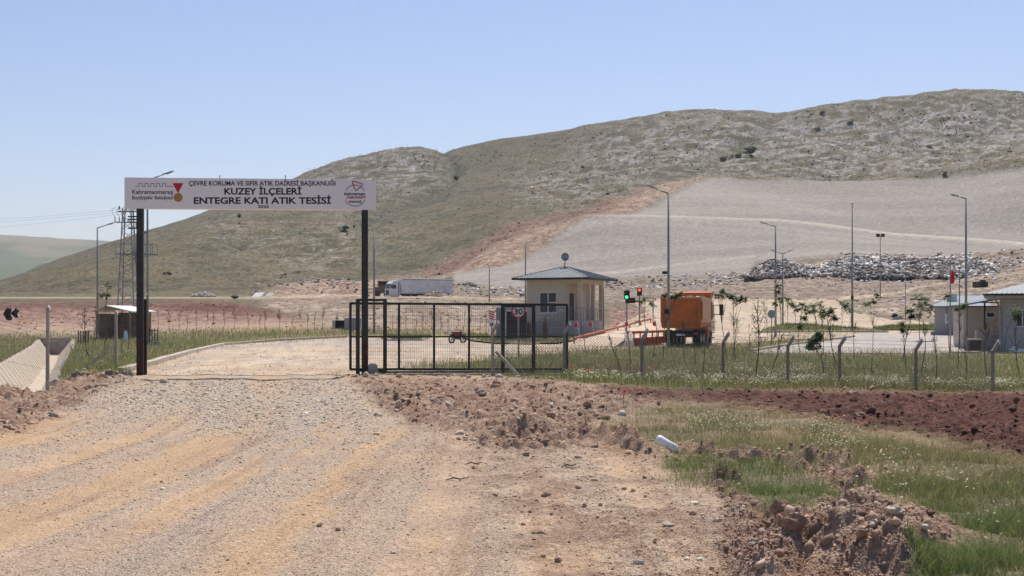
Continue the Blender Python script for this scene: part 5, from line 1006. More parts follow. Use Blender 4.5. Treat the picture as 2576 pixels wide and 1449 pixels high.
def sapling(pb, pt, lab, kind='leafy', tufts=None, seed=0, group='young saplings planted inside the fence', twig=9, br=None, Y=None, rad=.022, leafk='leaf'):
    r = random.Random(seed*13+5); p = G(pb[0], pb[1], Y); s = p.y/F; tx = (pt[0]-pb[0])*s; h = EYE+(HOR-pt[1])*s-p.z
    t = thing('bare_sapling' if kind in ('bare', 'twiggy') else 'sapling', lab, 'sapling', tuple(p), 0, group); mb = MB(); P = []; b1 = r.uniform(-.07, .07)*h; ph = r.uniform(0, 6)
    def at(q): return Vector((tx*q+math.sin(q*math.pi)*b1+.025*math.sin(q*9+ph), .05*math.sin(q*7+ph), -.1*(q == 0)+h*q))
    N_ = 9; P = [at(k/N_) for k in range(N_+1)]; mb.tube(P, [rad*(1-.62*k/N_) for k in range(N_+1)], 6)
    tips = []
    for k in range(twig):
        q = r.uniform(.42 if br is None else br, .92); b = at(q); a = r.uniform(0, 6.28); L = h*r.uniform(.10, .30)*(1.25-q); up = r.uniform(.9, 2.2)
        d = Vector((math.cos(a), math.sin(a)*.7, up)).normalized(); m1 = b+d*L*.5+Vector((0, 0, -.02)); e = b+d*L+Vector((r.uniform(-.05, .05), 0, .04)); mb.tube([b, m1, e], [rad*.42, rad*.32, rad*.18], 4); tips.append(e)
        for j in range(2 if kind != 'twiggy' else 5):
            d2 = (d+Vector((r.uniform(-.7, .7), r.uniform(-.5, .5), r.uniform(0, .7)))).normalized(); mb.tube([m1, m1+d2*L*r.uniform(.4, .9)], [rad*.24, rad*.12], 3)
    mb.build('trunk', m('barkg' if kind in ('bare', 'twiggy') else 'bark'), t)
    if kind == 'leafy':
        cr = MB(); T = tufts or [(pt[0], pt[1], 14)]
        for (x, y, R) in T:
            c = ((x-pb[0])*s, r.uniform(-.1, .1), EYE+(HOR-y)*s-p.z); q = tuft(c, R*s*1.2, r, 12, max(.1, 4.2*s)); cr.add(q.v, q.f)
            q = cloud((c[0], c[1], c[2]-R*s*.25), R*s*.95, R*s*1.0, 130, r, max(.09, 3.4*s)); cr.add(q.v, q.f)
            b = at(max(.3, min(.98, (c[2])/h))); 
            tw = MB().tube([tuple(at(.55)), tuple((at(.55)+Vector(c))/2+Vector((0, 0, -.05))), c], [rad*.5, rad*.35, rad*.2], 4); cr_tw = tw.build('branch', m('bark'), t)
        cr.build('crown', m(leafk), t)
    elif kind == 'round':
        cr = MB()
        for (x, y, R) in tufts: q = cloud(((x-pb[0])*s, 0, EYE+(HOR-y)*s-p.z), R*s*1.25, R*s*1.15, 600, r, max(.08, 3.6*s)); cr.add(q.v, q.f)
        cr.build('crown', m(leafk), t)
    elif kind == 'sparse':
        PP = []
        for k in range(200):
            q = r.uniform(.38, 1.0); b = at(q); PP.append((b.x+r.gauss(0, .13), b.y+r.gauss(0, .13), b.z+r.gauss(0, .12), r.uniform(-1, 1), r.uniform(-1, 1), r.uniform(-.7, .5)))
        leafquads(PP, max(.08, 3.2*s), r).build('crown', m(leafk), t)
    return t
S = sapling
S((1632, 872), (1622, 748), 'sapling with drooping green leaf tuft beside the red traffic light', tufts=[(1624, 750, 17), (1612, 760, 9), (1638, 762, 9)], seed=1)
S((1668, 905), (1700, 745), 'slender sapling whose leaves hang over the top edge of the orange truck body', tufts=[(1706, 741, 11), (1672, 741, 5), (1694, 747, 6)], seed=2, twig=5)
S((1723, 912), (1719, 800), 'bare twiggy sapling in front of the orange tailgate', 'twiggy', seed=3, twig=16)
S((1771, 950), (1782, 852), 'bare forked sapling below the wheels of the dump truck', 'bare', seed=4, twig=7, br=.6)
S((1640, 906), (1648, 800), 'thin bare sapling between the weighbridge and the tall street lamp', 'bare', seed=5, twig=6)
S((1750, 920), (1742, 822), 'thin bare sapling right of the twiggy one behind the truck', 'bare', seed=6, twig=7)
S((1829, 904), (1812, 740), 'tall sapling with leaf tuft just right of the truck cab mirror', tufts=[(1806, 742, 12), (1818, 733, 11), (1830, 741, 5)], seed=7, br=.35, twig=8)
S((1852, 906), (1848, 752), 'tall bare limbed sapling with wide leaf tuft right of the truck', tufts=[(1842, 745, 10), (1858, 754, 12), (1870, 752, 8)], seed=8, br=.35, twig=16)
S((1843, 902), (1856, 800), 'thin forked sapling directly under the wide leaf tuft', 'sparse', seed=9, twig=6)
S((1901, 957), (1906, 756), 'tall narrow sapling with hanging sparse leaves left of the street lamp', 'sparse', seed=10, twig=14, br=.4, rad=.026)
S((1887, 880), (1885, 815), 'short bare twig cluster on the verge left of the narrow sapling', 'bare', seed=11, twig=7, br=.2)
S((1932, 848), (1922, 757), 'thin sparse sapling left of the round mirror', 'sparse', seed=12, twig=8)
S((1955, 884), (1958, 716), 'tall sapling climbing beside the street lamp with leaves to its top', 'leafy', tufts=[(1958, 718, 10), (1956, 735, 10), (1961, 752, 9), (1950, 765, 7)], seed=13)
S((1940, 946), (1972, 838), 'leaning forked bare sapling below the round mirror', 'bare', seed=14, twig=7, br=.6)
S((2013, 898), (2021, 770), 'sapling with small leaf clumps left of the lot tip', tufts=[(2017, 765, 9), (2027, 780, 10), (2022, 800, 9), (2012, 822, 7)], seed=15)
S((1988, 842), (1983, 752), 'small leafy sapling on the far island left of the plain mast', tufts=[(1981, 752, 10), (1990, 765, 9)], seed=16)
S((2003, 838), (2000, 765), 'thin leafy sapling on the far island, second from its left end', tufts=[(1998, 768, 8), (2006, 778, 7)], seed=17)
S((2036, 838), (2030, 775), 'low leafy sapling in the middle of the far island', tufts=[(2028, 772, 11), (2038, 784, 8)], seed=18)
S((2052, 836), (2050, 790), 'thin bare sapling in the middle of the far island', 'bare', seed=19)
S((2052, 862), (2046, 768), 'upright leafy sapling before the far island behind the round crowned one', tufts=[(2044, 768, 9), (2050, 782, 8)], seed=20)
S((2074, 955), (2052, 868), 'sapling with a dense round crown standing before the paved lot', 'round', tufts=[(2050, 858, 17), (2060, 846, 10), (2040, 872, 9)], seed=21, twig=4)
S((2071, 893), (2063, 765), 'leafy sapling leaning left above the kerb of the lot', tufts=[(2061, 765, 11), (2072, 780, 11), (2066, 790, 8)], seed=22)
S((2108, 925), (2084, 788), 'slanting sapling with dark leaf clump left of the plain mast', tufts=[(2078, 790, 13), (2090, 782, 11), (2100, 800, 9)], seed=23, rad=.026)
S((2118, 826), (2120, 765), 'leafy sapling close to the foot of the plain mast, left one', tufts=[(2116, 762, 13), (2128, 770, 9)], seed=24)
S((2135, 828), (2137, 775), 'leafy sapling close to the foot of the plain mast, right one', tufts=[(2137, 778, 10)], seed=25)
S((2150, 906), (2153, 808), 'bare forked sapling in front of the plain mast', 'bare', seed=26, twig=9, br=.6)
S((2196, 888), (2190, 762), 'open sapling with thin foliage right of the plain mast', tufts=[(2180, 765, 9), (2196, 760, 8), (2204, 742, 6)], seed=27, twig=10)
S((2271, 908), (2271, 805), 'sapling with one dark low leaf clump left of the bushy saplings', tufts=[(2270, 815, 12), (2272, 832, 7)], seed=28)
S((2279, 930), (2294, 792), 'curving sapling with a small green crown', tufts=[(2288, 780, 12), (2294, 795, 7)], seed=29)
S((2313, 856), (2318, 750), 'largest bushy leafed sapling behind the fence post of the lot', tufts=[(2308, 748, 14), (2326, 752, 15), (2335, 768, 13), (2316, 770, 12), (2340, 782, 10), (2310, 792, 11)], seed=30, rad=.03)
S((2316, 946), (2325, 806), 'bare sapling with spread twigs right behind the bushy sapling', 'bare', seed=31, twig=14, br=.7)
S((2356, 963), (2350, 840), 'bare sapling with fan of twigs in front of the low building', 'bare', seed=32, twig=14, br=.55)
S((2390, 897), (2384, 745), 'sapling with a tuft of leaves left of the red flag', tufts=[(2386, 745, 11)], seed=33, twig=6)
S((2411, 925), (2418, 775), 'sapling with pale flowering top left of the tall right lamp', tufts=[(2422, 768, 11), (2412, 775, 7)], seed=34, twig=10)
S((2434, 948), (2430, 830), 'thin bare sapling in front of the tall right lamp foot', 'bare', seed=35, twig=8)
S((2484, 966), (2479, 800), 'thin bare sapling in front of the tan wall', 'twiggy', seed=36, twig=11, br=.45)
S((2500, 905), (2508, 800), 'forked bare sapling near the downpipe of the office building', 'bare', seed=37, twig=10)
S((2526, 890), (2548, 796), 'leaning sapling with grey-green crown in front of the office window', 'round', tufts=[(2550, 788, 14), (2560, 798, 9)], seed=38, twig=5)
S((2568, 952), (2560, 812), 'bare sapling nearest the right edge of the picture', 'bare', seed=39, twig=10, br=.4)
S((2176, 946), (2170, 912), 'short dry stick standing in the grass before the lot', 'bare', seed=40, twig=1)
S((2200, 950), (2190, 905), 'longer dry stick leaning in the grass before the lot', 'bare', seed=41, twig=1)
S((1567, 950), (1530, 840), 'leaning bare sapling left of the weighbridge end', 'bare', seed=42, twig=12, br=.55)
S((1584, 925), (1570, 815), 'bare sapling in front of the weighbridge girder', 'bare', seed=43, twig=10)
S((1475, 890), (1462, 800), 'thin leaning bare sapling just right of the gate end', 'bare', seed=44, twig=4)
S((1283, 916), (1276, 880), 'short stick behind the gate under the speed sign, left of its pole', 'bare', seed=45, twig=1)
S((1361, 905), (1350, 865), 'short stick behind the gate right of the speed sign pole', 'bare', seed=46, twig=1)
S((276, 852), (272, 716), 'tall sapling with green tufts rising above the open shed roof', tufts=[(272, 712, 12), (256, 744, 8), (270, 744, 8)], seed=47, twig=5)
S((227, 905), (214, 770), 'bare reddish sapling in the grass left of the open shed', 'twiggy', seed=48, twig=16, br=.35)
S((262, 898), (266, 795), 'bare bushy sapling in front of the shed entrance', 'twiggy', seed=49, twig=22, br=.3)
S((303, 890), (306, 800), 'thin bare sapling in front of the shed, beside the leaning brace post', 'twiggy', seed=50, twig=10, br=.4)
S((320, 888), (332, 790), 'forked bare sapling left of the left sign post', 'twiggy', seed=51, twig=12, br=.4)
S((240, 862), (238, 800), 'small bare sapling close behind the shed corner', 'bare', seed=52, twig=8)
S((345, 870), (338, 800), 'pale stemmed bare sapling beside the foot of the left sign post', 'twiggy', seed=53, twig=8)
rr = random.Random(3); LABL = 'thin leafless sapling in the row along the red bank'
for k, px in enumerate([398, 430, 452, 470, 492, 520, 536, 560, 588, 625, 655, 668, 702, 735, 768, 792, 815, 848]):
    pb = 828+rr.uniform(-3, 8); S((px+rr.uniform(-4, 4), pb), (px+rr.uniform(-4, 4), pb-rr.uniform(38, 58)), LABL, 'twiggy' if k % 3 else 'bare', seed=60+k, twig=12, group='leafless saplings along the red bank', rad=.02)
LABG = 'thin leafless sapling behind the wire mesh of the gate'
for k, px in enumerate([985, 1000, 1022, 1046, 1062, 1084, 1108, 1124, 1150, 1168, 1188, 1206, 1222, 1238]):
    pb = 840+rr.uniform(-4, 6); S((px+rr.uniform(-4, 4), pb), (px+rr.uniform(-4, 4), pb-rr.uniform(45, 75)), LABG, 'twiggy', seed=90+k, twig=9, group='leafless saplings behind the gate', rad=.018)
def bush(px, pyb, w, hpx, lab, key='leafd', seed=0, n=260, leaf=None, group=None, Y=None, nm='shrub'):
    r = random.Random(seed); p = G(px, pyb, Y); s = p.y/F; t = thing(nm, lab, 'shrub' if nm == 'shrub' else 'bush', tuple(p), 0, group)
    c = MB(); q = cloud((0, 0, hpx*s*.5), w*s*.55, hpx*s*.55, n, r, leaf or max(.08, 2.6*s)); c.add(q.v, q.f); key != 'barkg' and c.blob((0, 0, hpx*s*.42), w*s*.38, w*s*.38, hpx*s*.40, 2, .3, seed); c.build('crown', m(key), t)
    st = MB()
    for k in range(4): st.tube([(0, 0, -.1), (r.uniform(-.2, .2)*w*s, r.uniform(-.1, .1)*w*s, hpx*s*.4)], [.03+.02*s, .01], 4)
    st.build('stems', m('bark'), t)
for i, (px, py, w, h, lab) in enumerate([(1820, 393, 22, 15, 'round dark shrub, left one of the cluster high on the hill'), (1857, 398, 21, 17, 'round dark shrub, middle one of the cluster on the hill'), (1889, 384, 32, 16, 'widest dark shrub, upper right of the cluster on the hill'), (1890, 399, 10, 8, 'smallest dark shrub beneath the widest one of the cluster'),
  (2068, 293, 16, 10, 'dark shrub near the saddle of the skyline'), (2139, 314, 20, 8, 'low dark shrub on the upper slope right of the saddle'), (1148, 446, 14, 14, 'lone dark shrub in the hollow beside the rocky knoll'), (1467, 430, 9, 8, 'small dark shrub among the pale rock outcrops'),
  (868, 583, 19, 13, 'dark shrub on the grassy slope left of the right sign post'), (602, 545, 12, 13, 'dark shrub just beneath the sign board'), (414, 682, 10, 7, 'small dark shrub, left one of a pair low on the slope'), (427, 681, 11, 9, 'small dark shrub, right one of a pair low on the slope'),
  (2376, 445, 15, 14, 'dark shrub at the upper edge of the grey slope'), (362, 592, 16, 9, 'dark shrub on the ridge beside the left lamp pole'), (591, 752, 20, 10, 'low green shrub by the grey gravel heap')]):
    bush(px, py, w, h, lab, seed=i+200, group='dark shrubs on the hillside')
for i, (px, py, w, h, lab) in enumerate([(1284, 858, 16, 60, 'dry reddish conifer bush before the kiosk opening'), (1330, 862, 14, 56, 'dry reddish conifer bush between the kiosk and the hut window'), (1372, 858, 18, 62, 'dry reddish conifer bush under the hut window'), (1300, 858, 11, 40, 'smaller dry conifer bush right beside the speed sign pole')]):
    bush(px, py, w, h, lab, 'dry', 240+i, 420, .09, 'dry conifer bushes before the hut', 102, 'conifer_bush')
bush(1424, 848, 34, 95, 'feathery leafless bush in front of the hut porch', 'barkg', 250, 150, .1, None, 100, 'bare_bush')
for i, (px, py, w, lab) in enumerate([(1780, 880, 30, 'low leafless bush under the front wheels of the dump truck'), (700, 800, 26, 'dark bush on the red bank above the curving kerb'), (755, 800, 20, 'smaller dark bush on the stony bank, left of the gate')]):
    bush(px, py, w, 30 if i else 36, lab, 'barkg', 260+i, 300, .07, None, None, 'bush')

# ================================================================== scattered stuff
ICO = {}
def ico(sub):
    if sub not in ICO:
        bm = bmesh.new(); bmesh.ops.create_icosphere(bm, subdivisions=sub, radius=1); ICO[sub] = (np.array([v.co[:] for v in bm.verts]), np.array([[v.index for v in f.verts] for f in bm.faces])); bm.free()
    return ICO[sub]
def blobs(name, P, R, col, matl, sub=1, jit=.28, flat=(.45, .9), sink=.25, seed=1, kind='stuff', smooth=False):
    r = np.random.default_rng(seed); v, f = ico(sub); n = len(P); sc = np.stack([r.uniform(.7, 1.3, n), r.uniform(.6, 1.1, n), r.uniform(*flat, n)], 1)*R[:, None]
    q = r.normal(size=(n, 3))*np.array([.35, .35, 3]); cx, sx = np.cos(q[:, 0]), np.sin(q[:, 0]); cy, sy = np.cos(q[:, 1]), np.sin(q[:, 1]); cz, sz = np.cos(q[:, 2]), np.sin(q[:, 2])
    V = v[None]*(1+r.uniform(-jit, jit, (n, len(v), 1)))*sc[:, None]
    x, y, z = V[..., 0], V[..., 1], V[..., 2]; y, z = y*cx[:, None]-z*sx[:, None], y*sx[:, None]+z*cx[:, None]; x, z = x*cy[:, None]+z*sy[:, None], -x*sy[:, None]+z*cy[:, None]; x, y = x*cz[:, None]-y*sz[:, None], x*sz[:, None]+y*cz[:, None]
    V = np.stack([x, y, z], -1)+P[:, None]+np.stack([R*0, R*0, R*sc[:, 2]/R*(1-sink*2)*.6], 1)[:, None]
    Fc = f[None]+(np.arange(n)*len(v))[:, None, None]; o = mesh_np(name, V.reshape(-1, 3), Fc.reshape(-1, 3), matl, np.repeat(col, len(v), 0), smooth=smooth); return tag(o, kind=kind)
def spread(n, x0, x1, y0, y1, acc, seed=0):
    r = np.random.default_rng(seed); px = r.uniform(x0, x1, n); py = r.uniform(y0, y1, n); Y = seen_y(px, py); X = (px-HALF)/F*Y
    wx, wy = warp(X, Y, base(X, Y)); k = r.random(n) < acc(wx, wy, X, Y); X, Y, wx, wy = X[k], Y[k], wx[k], wy[k]
    return X, Y, H(X, Y), wx, wy, r
mp = mat('loose_stones', .85, 1.12, 40, .95, attr=True)
# gravel on the track
def acc(wx, wy, X, Y): return np.clip(.38+.55*zn('grey', wx, wy)-.36*zn('ochre', wx, wy)+zn('gravel', wx, wy)*.9+.25*zn('brown', wx, wy)+.5*zn('mound', wx, wy)+.9*(sstep(.45, .6, streak(X, Y)[1])-.35)*.6, .04, 1)*(1-np.clip(zn('grassA', wx, wy)+zn('grassB', wx, wy)+zn('red', wx, wy)*.7, 0, .97))
X, Y, Zs, wx, wy, r = spread(150000, -150, 2700, 955, 1480, acc, 11); n = len(X); s = Y/F
R = np.maximum(s*r.lognormal(math.log(1.5), .42, n), .005)*(1+.5*zn('gravel', wx, wy)); R = np.minimum(R, .045)
cb = ground_col(X, Y, base(X, Y)); v = r.lognormal(.22, .26, n)[:, None]; gm = (zn('gravel', wx, wy)*.5+zn('grey', wx, wy)*.35)[:, None]
colr = np.clip((cb*(1-gm)+np.array([.56, .47, .375])*gm)*v, .02, .75)
k = r.random(n) < .035; colr[k] = colr[k]*.35
blobs('gravel', np.stack([X, Y, Zs], 1), R, colr, mp, 1, flat=(.3, .6), seed=21)
r = np.random.default_rng(77); n = 4500; px = r.uniform(300, 1500, n); py = 945-85*r.random(n)**1.6; Y = seen_y(px, py); X = (px-HALF)/F*Y; k = (zn('grassF', px, py) < .2)&(fbm(X*.8, Y*.5, 3, 78) > .42); X, Y = X[k], Y[k]; n = len(X)
blobs('road_grit', np.stack([X, Y, H(X, Y)+.02], 1), np.maximum(Y/F*r.lognormal(math.log(.9), .35, n), .006), np.where((r.random(n) < .4)[:, None], np.array([[.22, .16, .11]]), np.array([[.52, .45, .36]]))*r.uniform(.8, 1.1, (n, 1)), mp, 1, seed=79)
# clods on the brown and ploughed soil
def acc(wx, wy, X, Y): return np.clip(zn('brown', wx, wy)+zn('red', wx, wy)+zn('mound', wx, wy)+zn('ridge', wx, wy)-.1+.16*zn('browns', wx, wy)+.012, 0, 1)*(1-np.clip(zn('grassA', wx, wy)+zn('grassB', wx, wy), 0, 1))*np.clip(.35+1.3*(vn(X*.9, Y*.9, 91)-.3), .1, 1)
X, Y, Zs, wx, wy, r = spread(95000, -150, 2750, 945, 1480, acc, 12); n = len(X); s = Y/F
R = np.maximum(s*r.lognormal(math.log(2.4), .65, n), .007); R = np.minimum(R*(1+.5*zn('mound', wx, wy)), .11)
cb = ground_col(X, Y, base(X, Y)); colr = np.clip(cb*r.lognormal(.08, .3, n)[:, None], .01, .6)
k = (r.random(n) < .11)&(zn('red', wx, wy) < .5); colr[k] = np.array([.52, .44, .35])*r.uniform(.75, 1.15, (k.sum(), 1))
blobs('soil_clods', np.stack([X, Y, Zs], 1), R, colr, mp, 1, .42, (.45, 1.0), seed=22)
# rocks on the hillside
def acc(wx, wy, X, Y):
    nn = fbm(X*.05, Y*.05, 3, 95); return np.clip(.05+zn('rock', wx, wy)*sstep(.4, .65, nn)*1.2, 0, 1)*(1-zn('cover', wx, wy))*(Y > 235)*(Y < 730)*(1-zn('vale', wx, wy)*.8)
X, Y, Zs, wx, wy, r = spread(60000, -150, 2750, 225, 745, acc, 13); n = len(X); s = Y/F; R = np.clip(s*r.lognormal(math.log(1.6), .5, n), .12, 2.2)
blobs('hillside_rocks', np.stack([X, Y, Zs], 1), R, np.array([.43, .385, .325])*r.lognormal(0, .2, n)[:, None], mat('far_stones', .85, 1.1, 1.5, .95, attr=True), 1, .3, (.15, .35), seed=23)
# low tussocks on the hill
def acc(wx, wy, X, Y): return (1-np.clip(zn('cover', wx, wy)+zn('strip', wx, wy)+zn('dirt', wx, wy)+zn('stony', wx, wy), 0, 1))*(Y > 240)*(Y < 730)*.5
X, Y, Zs, wx, wy, r = spread(26000, -150, 2750, 225, 745, acc, 14); n = len(X); s = Y/F; R = np.clip(s*r.lognormal(math.log(1.35), .3, n), .1, .8)
cc = np.where((r.random(n) < .5)[:, None], np.array([[.105, .10, .05]]), np.array([[.20, .16, .08]]))*r.lognormal(0, .2, n)[:, None]
blobs('hillside_tussocks', np.stack([X, Y, Zs], 1), R, cc, mat('tussock', .85, 1.15, 2, .95, attr=True), 1, .35, (.4, .8), seed=24)
# rubble on the banks and dirt
def acc(wx, wy, X, Y): return np.clip(zn('stony', wx, wy)+.55*zn('dirt', wx, wy)+.7*zn('redbank', wx, wy)+.4*zn('cut', wx, wy), 0, 1)*(Y > 112)*(1-zn('cover', wx, wy))*(1-zn('track', wx, wy))*np.clip(.2+1.6*(fbm(X*.2, Y*.2, 2, 97)-.3), 0.05, 1)
X, Y, Zs, wx, wy, r = spread(30000, -150, 2750, 560, 842, acc, 15); n = len(X); s = Y/F; R = np.clip(s*r.lognormal(math.log(1.7), .45, n), .06, .9)
cb = ground_col(X, Y, base(X, Y)); colr = np.clip(cb*r.lognormal(.06, .30, n)[:, None], .02, .65); k = r.random(n) < .13; colr[k] = np.array([.55, .48, .40])
blobs('bank_rubble', np.stack([X, Y, Zs], 1), R, colr, mat('far_stones', .85, 1.1, 1.5, .95, attr=True), 1, .32, (.5, .9), seed=25)

# rubbish heap: a mound clad in bags
TPX = [1875, 1888, 1900, 1945, 1985, 2008, 2040, 2075, 2110, 2200, 2300, 2400, 2450, 2490, 2520]; TPY = [697, 690, 676, 652, 656, 668, 669, 665, 650, 645, 649, 644, 649, 664, 688]
def heap():
    us = np.arange(1872, 2524, 6.0); ts = np.linspace(0, 1.35, 22); U_, T_ = np.meshgrid(us, ts); top = pchip(TPX, TPY, U_)+3
    Yh = 288+26*T_; tt = np.clip(T_, 0, 1); py = 697+(top-697)*np.sin(tt*math.pi/2)**.8; zt = EYE+(HOR-py)/F*Yh; zt = np.where(T_ > 1, zt-(T_-1)*14, zt)+(fbm(U_/9, T_*8, 3, 98)-.5)*.9
    X = (U_-HALF)/F*Yh; return U_, T_, np.stack([X, Yh, zt], -1)
U_, T_, Vh = heap(); t = thing('rubbish_heap', 'long heap of pale and dark rubbish bags at the foot of the grey slope', 'rubbish heap', (0, 0, 0))
r = np.random.default_rng(30)
hm = mesh_np('mound', Vh.reshape(-1, 3), gridf(*Vh.shape[:2]), mat('heap_core', (.16, .12, .10), (.26, .2, .16), 1.2, .95), parent=t, smooth=True)
r = np.random.default_rng(31); n = 9000; ii = r.uniform(0, Vh.shape[1]-1.01, n); jj = 17*r.random(n)**1.15-.4; jj = np.clip(jj, 0, 16.5); a = ii.astype(int); b = jj.astype(int); fa = (ii-a)[:, None]; fb = (jj-b)[:, None]
P = (Vh[b, a]*(1-fa)+Vh[b, a+1]*fa)*(1-fb)+(Vh[b+1, a]*(1-fa)+Vh[b+1, a+1]*fa)*fb
pal = np.array([[.82, .78, .73], [.66, .62, .57], [.50, .46, .41], [.12, .12, .12], [.045, .045, .05], [.30, .23, .18], [.14, .17, .16], [.46, .45, .44]]); pr = [.20, .24, .16, .13, .09, .12, .03, .03]
ng = fbm(P[:, 0]*.12, P[:, 2]*.3, 2, 99); ci = r.choice(8, n, p=pr); dk = (P[:, 0] < (1990-HALF)/F*305)&(r.random(n) < .5); ci[dk] = r.choice([3, 4, 5, 2], dk.sum()); dk2 = (ng > .60)&(r.random(n) < .6); ci[dk2] = 3; dk3 = (fbm(P[:, 0]*.09+9, P[:, 2]*.5, 3, 100) > .57)&(r.random(n) < .75); ci[dk3] = r.choice([5, 5, 3, 2], dk3.sum()); P += r.normal(0, .25, P.shape)*np.array([1, .3, .6])
ob = blobs('rubbish_bags', P, r.lognormal(math.log(.27), .42, n), pal[ci]*r.uniform(.8, 1.1, (n, 1)), mat('rubbish_film', .9, 1.08, 2, .6, attr=True), 1, .4, (.4, .8), seed=32); ob.parent = t
# scattered litter strips
def acc(wx, wy, X, Y): return np.clip(sum(np.exp(-((wx-a)/b)**2-((wy-c)/d)**2) for a, b, c, d in [(2150, 260, 699, 4), (2000, 60, 694, 5), (1600, 90, 712, 5), (1740, 90, 706, 6), (1840, 60, 697, 7), (2200, 90, 638, 3), (2450, 60, 640, 5), (2540, 40, 660, 9), (1180, 50, 727, 6), (2300, 30, 758, 5), (820, 90, 727, 7), (1290, 60, 735, 7), (660, 25, 742, 4)]), 0, 1)
X, Y, Zs, wx, wy, r = spread(26000, 560, 2620, 628, 770, acc, 16); n = len(X); ci = r.choice(8, n, p=[.16, .18, .14, .1, .05, .31, .03, .03])
blobs('litter', np.stack([X, Y, Zs], 1), r.uniform(.15, .5, n), pal[ci], mat('rubbish_film', .9, 1.08, 2, .6, attr=True), 1, .4, (.4, .8), seed=33)
def heapthing(nm, lab, cat, px, pyb, w, h, key, seed, n=700, rs=(.12, .35), colb=(.3, .22, .16), Y=None):
    p = G(px, pyb, Y); s = p.y/F; W2 = w*s/2; hh = h*s; r = np.random.default_rng(seed); t = thing(nm, lab, cat, tuple(p))
    gx_, gy_ = np.meshgrid(np.linspace(-1, 1, 26), np.linspace(-1, 1, 18)); rr_ = np.clip(1-np.hypot(gx_, gy_), 0, 1)**.85; zz_ = rr_*hh*(.8+.4*fbm(gx_*3+seed, gy_*3, 3, seed))-.15
    mesh_np('mound', np.stack([gx_*W2, gy_*W2*.7+W2*.5, zz_], -1).reshape(-1, 3), gridf(18, 26), mat(nm+'_core', colb, tuple(v*1.35 for v in colb), 2, .95, .05), parent=t, smooth=True)
    a = r.uniform(0, 6.28, n); q = np.sqrt(r.random(n))*.95; P = np.stack([np.cos(a)*q*W2, np.sin(a)*q*W2*.7+W2*.5, (1-q)**.85*hh*.98-.1], 1)
    c = np.array(colb)*r.lognormal(.15, .3, n)[:, None]; o = blobs('stones', P, r.uniform(*rs, n), np.clip(c, 0, .7), mp, 1, seed=seed, kind='stuff'); o.parent = t
heapthing('earth_heap', 'brown heap of earth and scrap in front of the long white trailer', 'earth heap', 1095, 742, 78, 17, 'clod', 41, Y=262)
heapthing('gravel_heap', 'smooth grey gravel heap at the foot of the hill', 'gravel heap', 508, 747, 62, 14, 'rock', 42, colb=(.38, .33, .28))
heapthing('scrap_heap', 'small dark heap of scrap just right of the white trailer', 'scrap heap', 1180, 722, 36, 9, 'clod', 43, colb=(.14, .13, .13), rs=(.15, .4))
p = G(660, 748); pn = thing('scrap_stack', 'flat white and dark panels lying on the ground by the foot of the hill', 'scrap stack', tuple(p))
MB().hexa([(-2, 0, 0), (-.5, 0, 0), (-.4, .1, .1), (-1.9, .1, .1), (-1.4, 1, .8), (.2, 1, .8), (.25, 1.1, .85), (-1.3, 1.1, .85)]).build('sheet', m('white'), pn); MB().hexa([(.2, 0, 0), (1.4, 0, 0), (1.5, .1, .1), (.3, .1, .1), (.8, 1, .7), (2.1, 1, .7), (2.2, 1.1, .75), (.9, 1.1, .75)]).build('sheet', m('galv'), pn)
wl2 = MB()
for k, (a, b, c_) in enumerate(((-.9, .5, .45), (-.3, .25, .6), (.3, .45, .5), (.75, .2, .35), (-.6, .75, .3))): wl2.blob((a, .1*k, b), c_, .12, .14, 2, .3, k)
wl2 = wl2.build('torn_white_sheet', m('plast')); wl2.scale = (.5, .5, .5); wl2.location = G(2566, 889); tag(wl2, 'crumpled white plastic sheet heaped by the office building at the right edge', 'plastic sheet')

# skyline fence posts
for k in range(26):
    px = 762+k*14.6; kk_ = int(np.argmin(HOR-F*(base((px-HALF)/F*YT, YT)-EYE)/YT)); Yk = YT[kk_]*.996; x = (px-HALF)/F*Yk
    o = MB().box(-.06, .06, -.06, .06, -.4, 1.35+.3*random.random()).build('ridge_post', m('wood')); o.location = (x, Yk, float(H(x, Yk))); tag(o, 'thin fence post standing on the skyline of the rocky knoll', 'fence post', 'fence posts along the ridge')

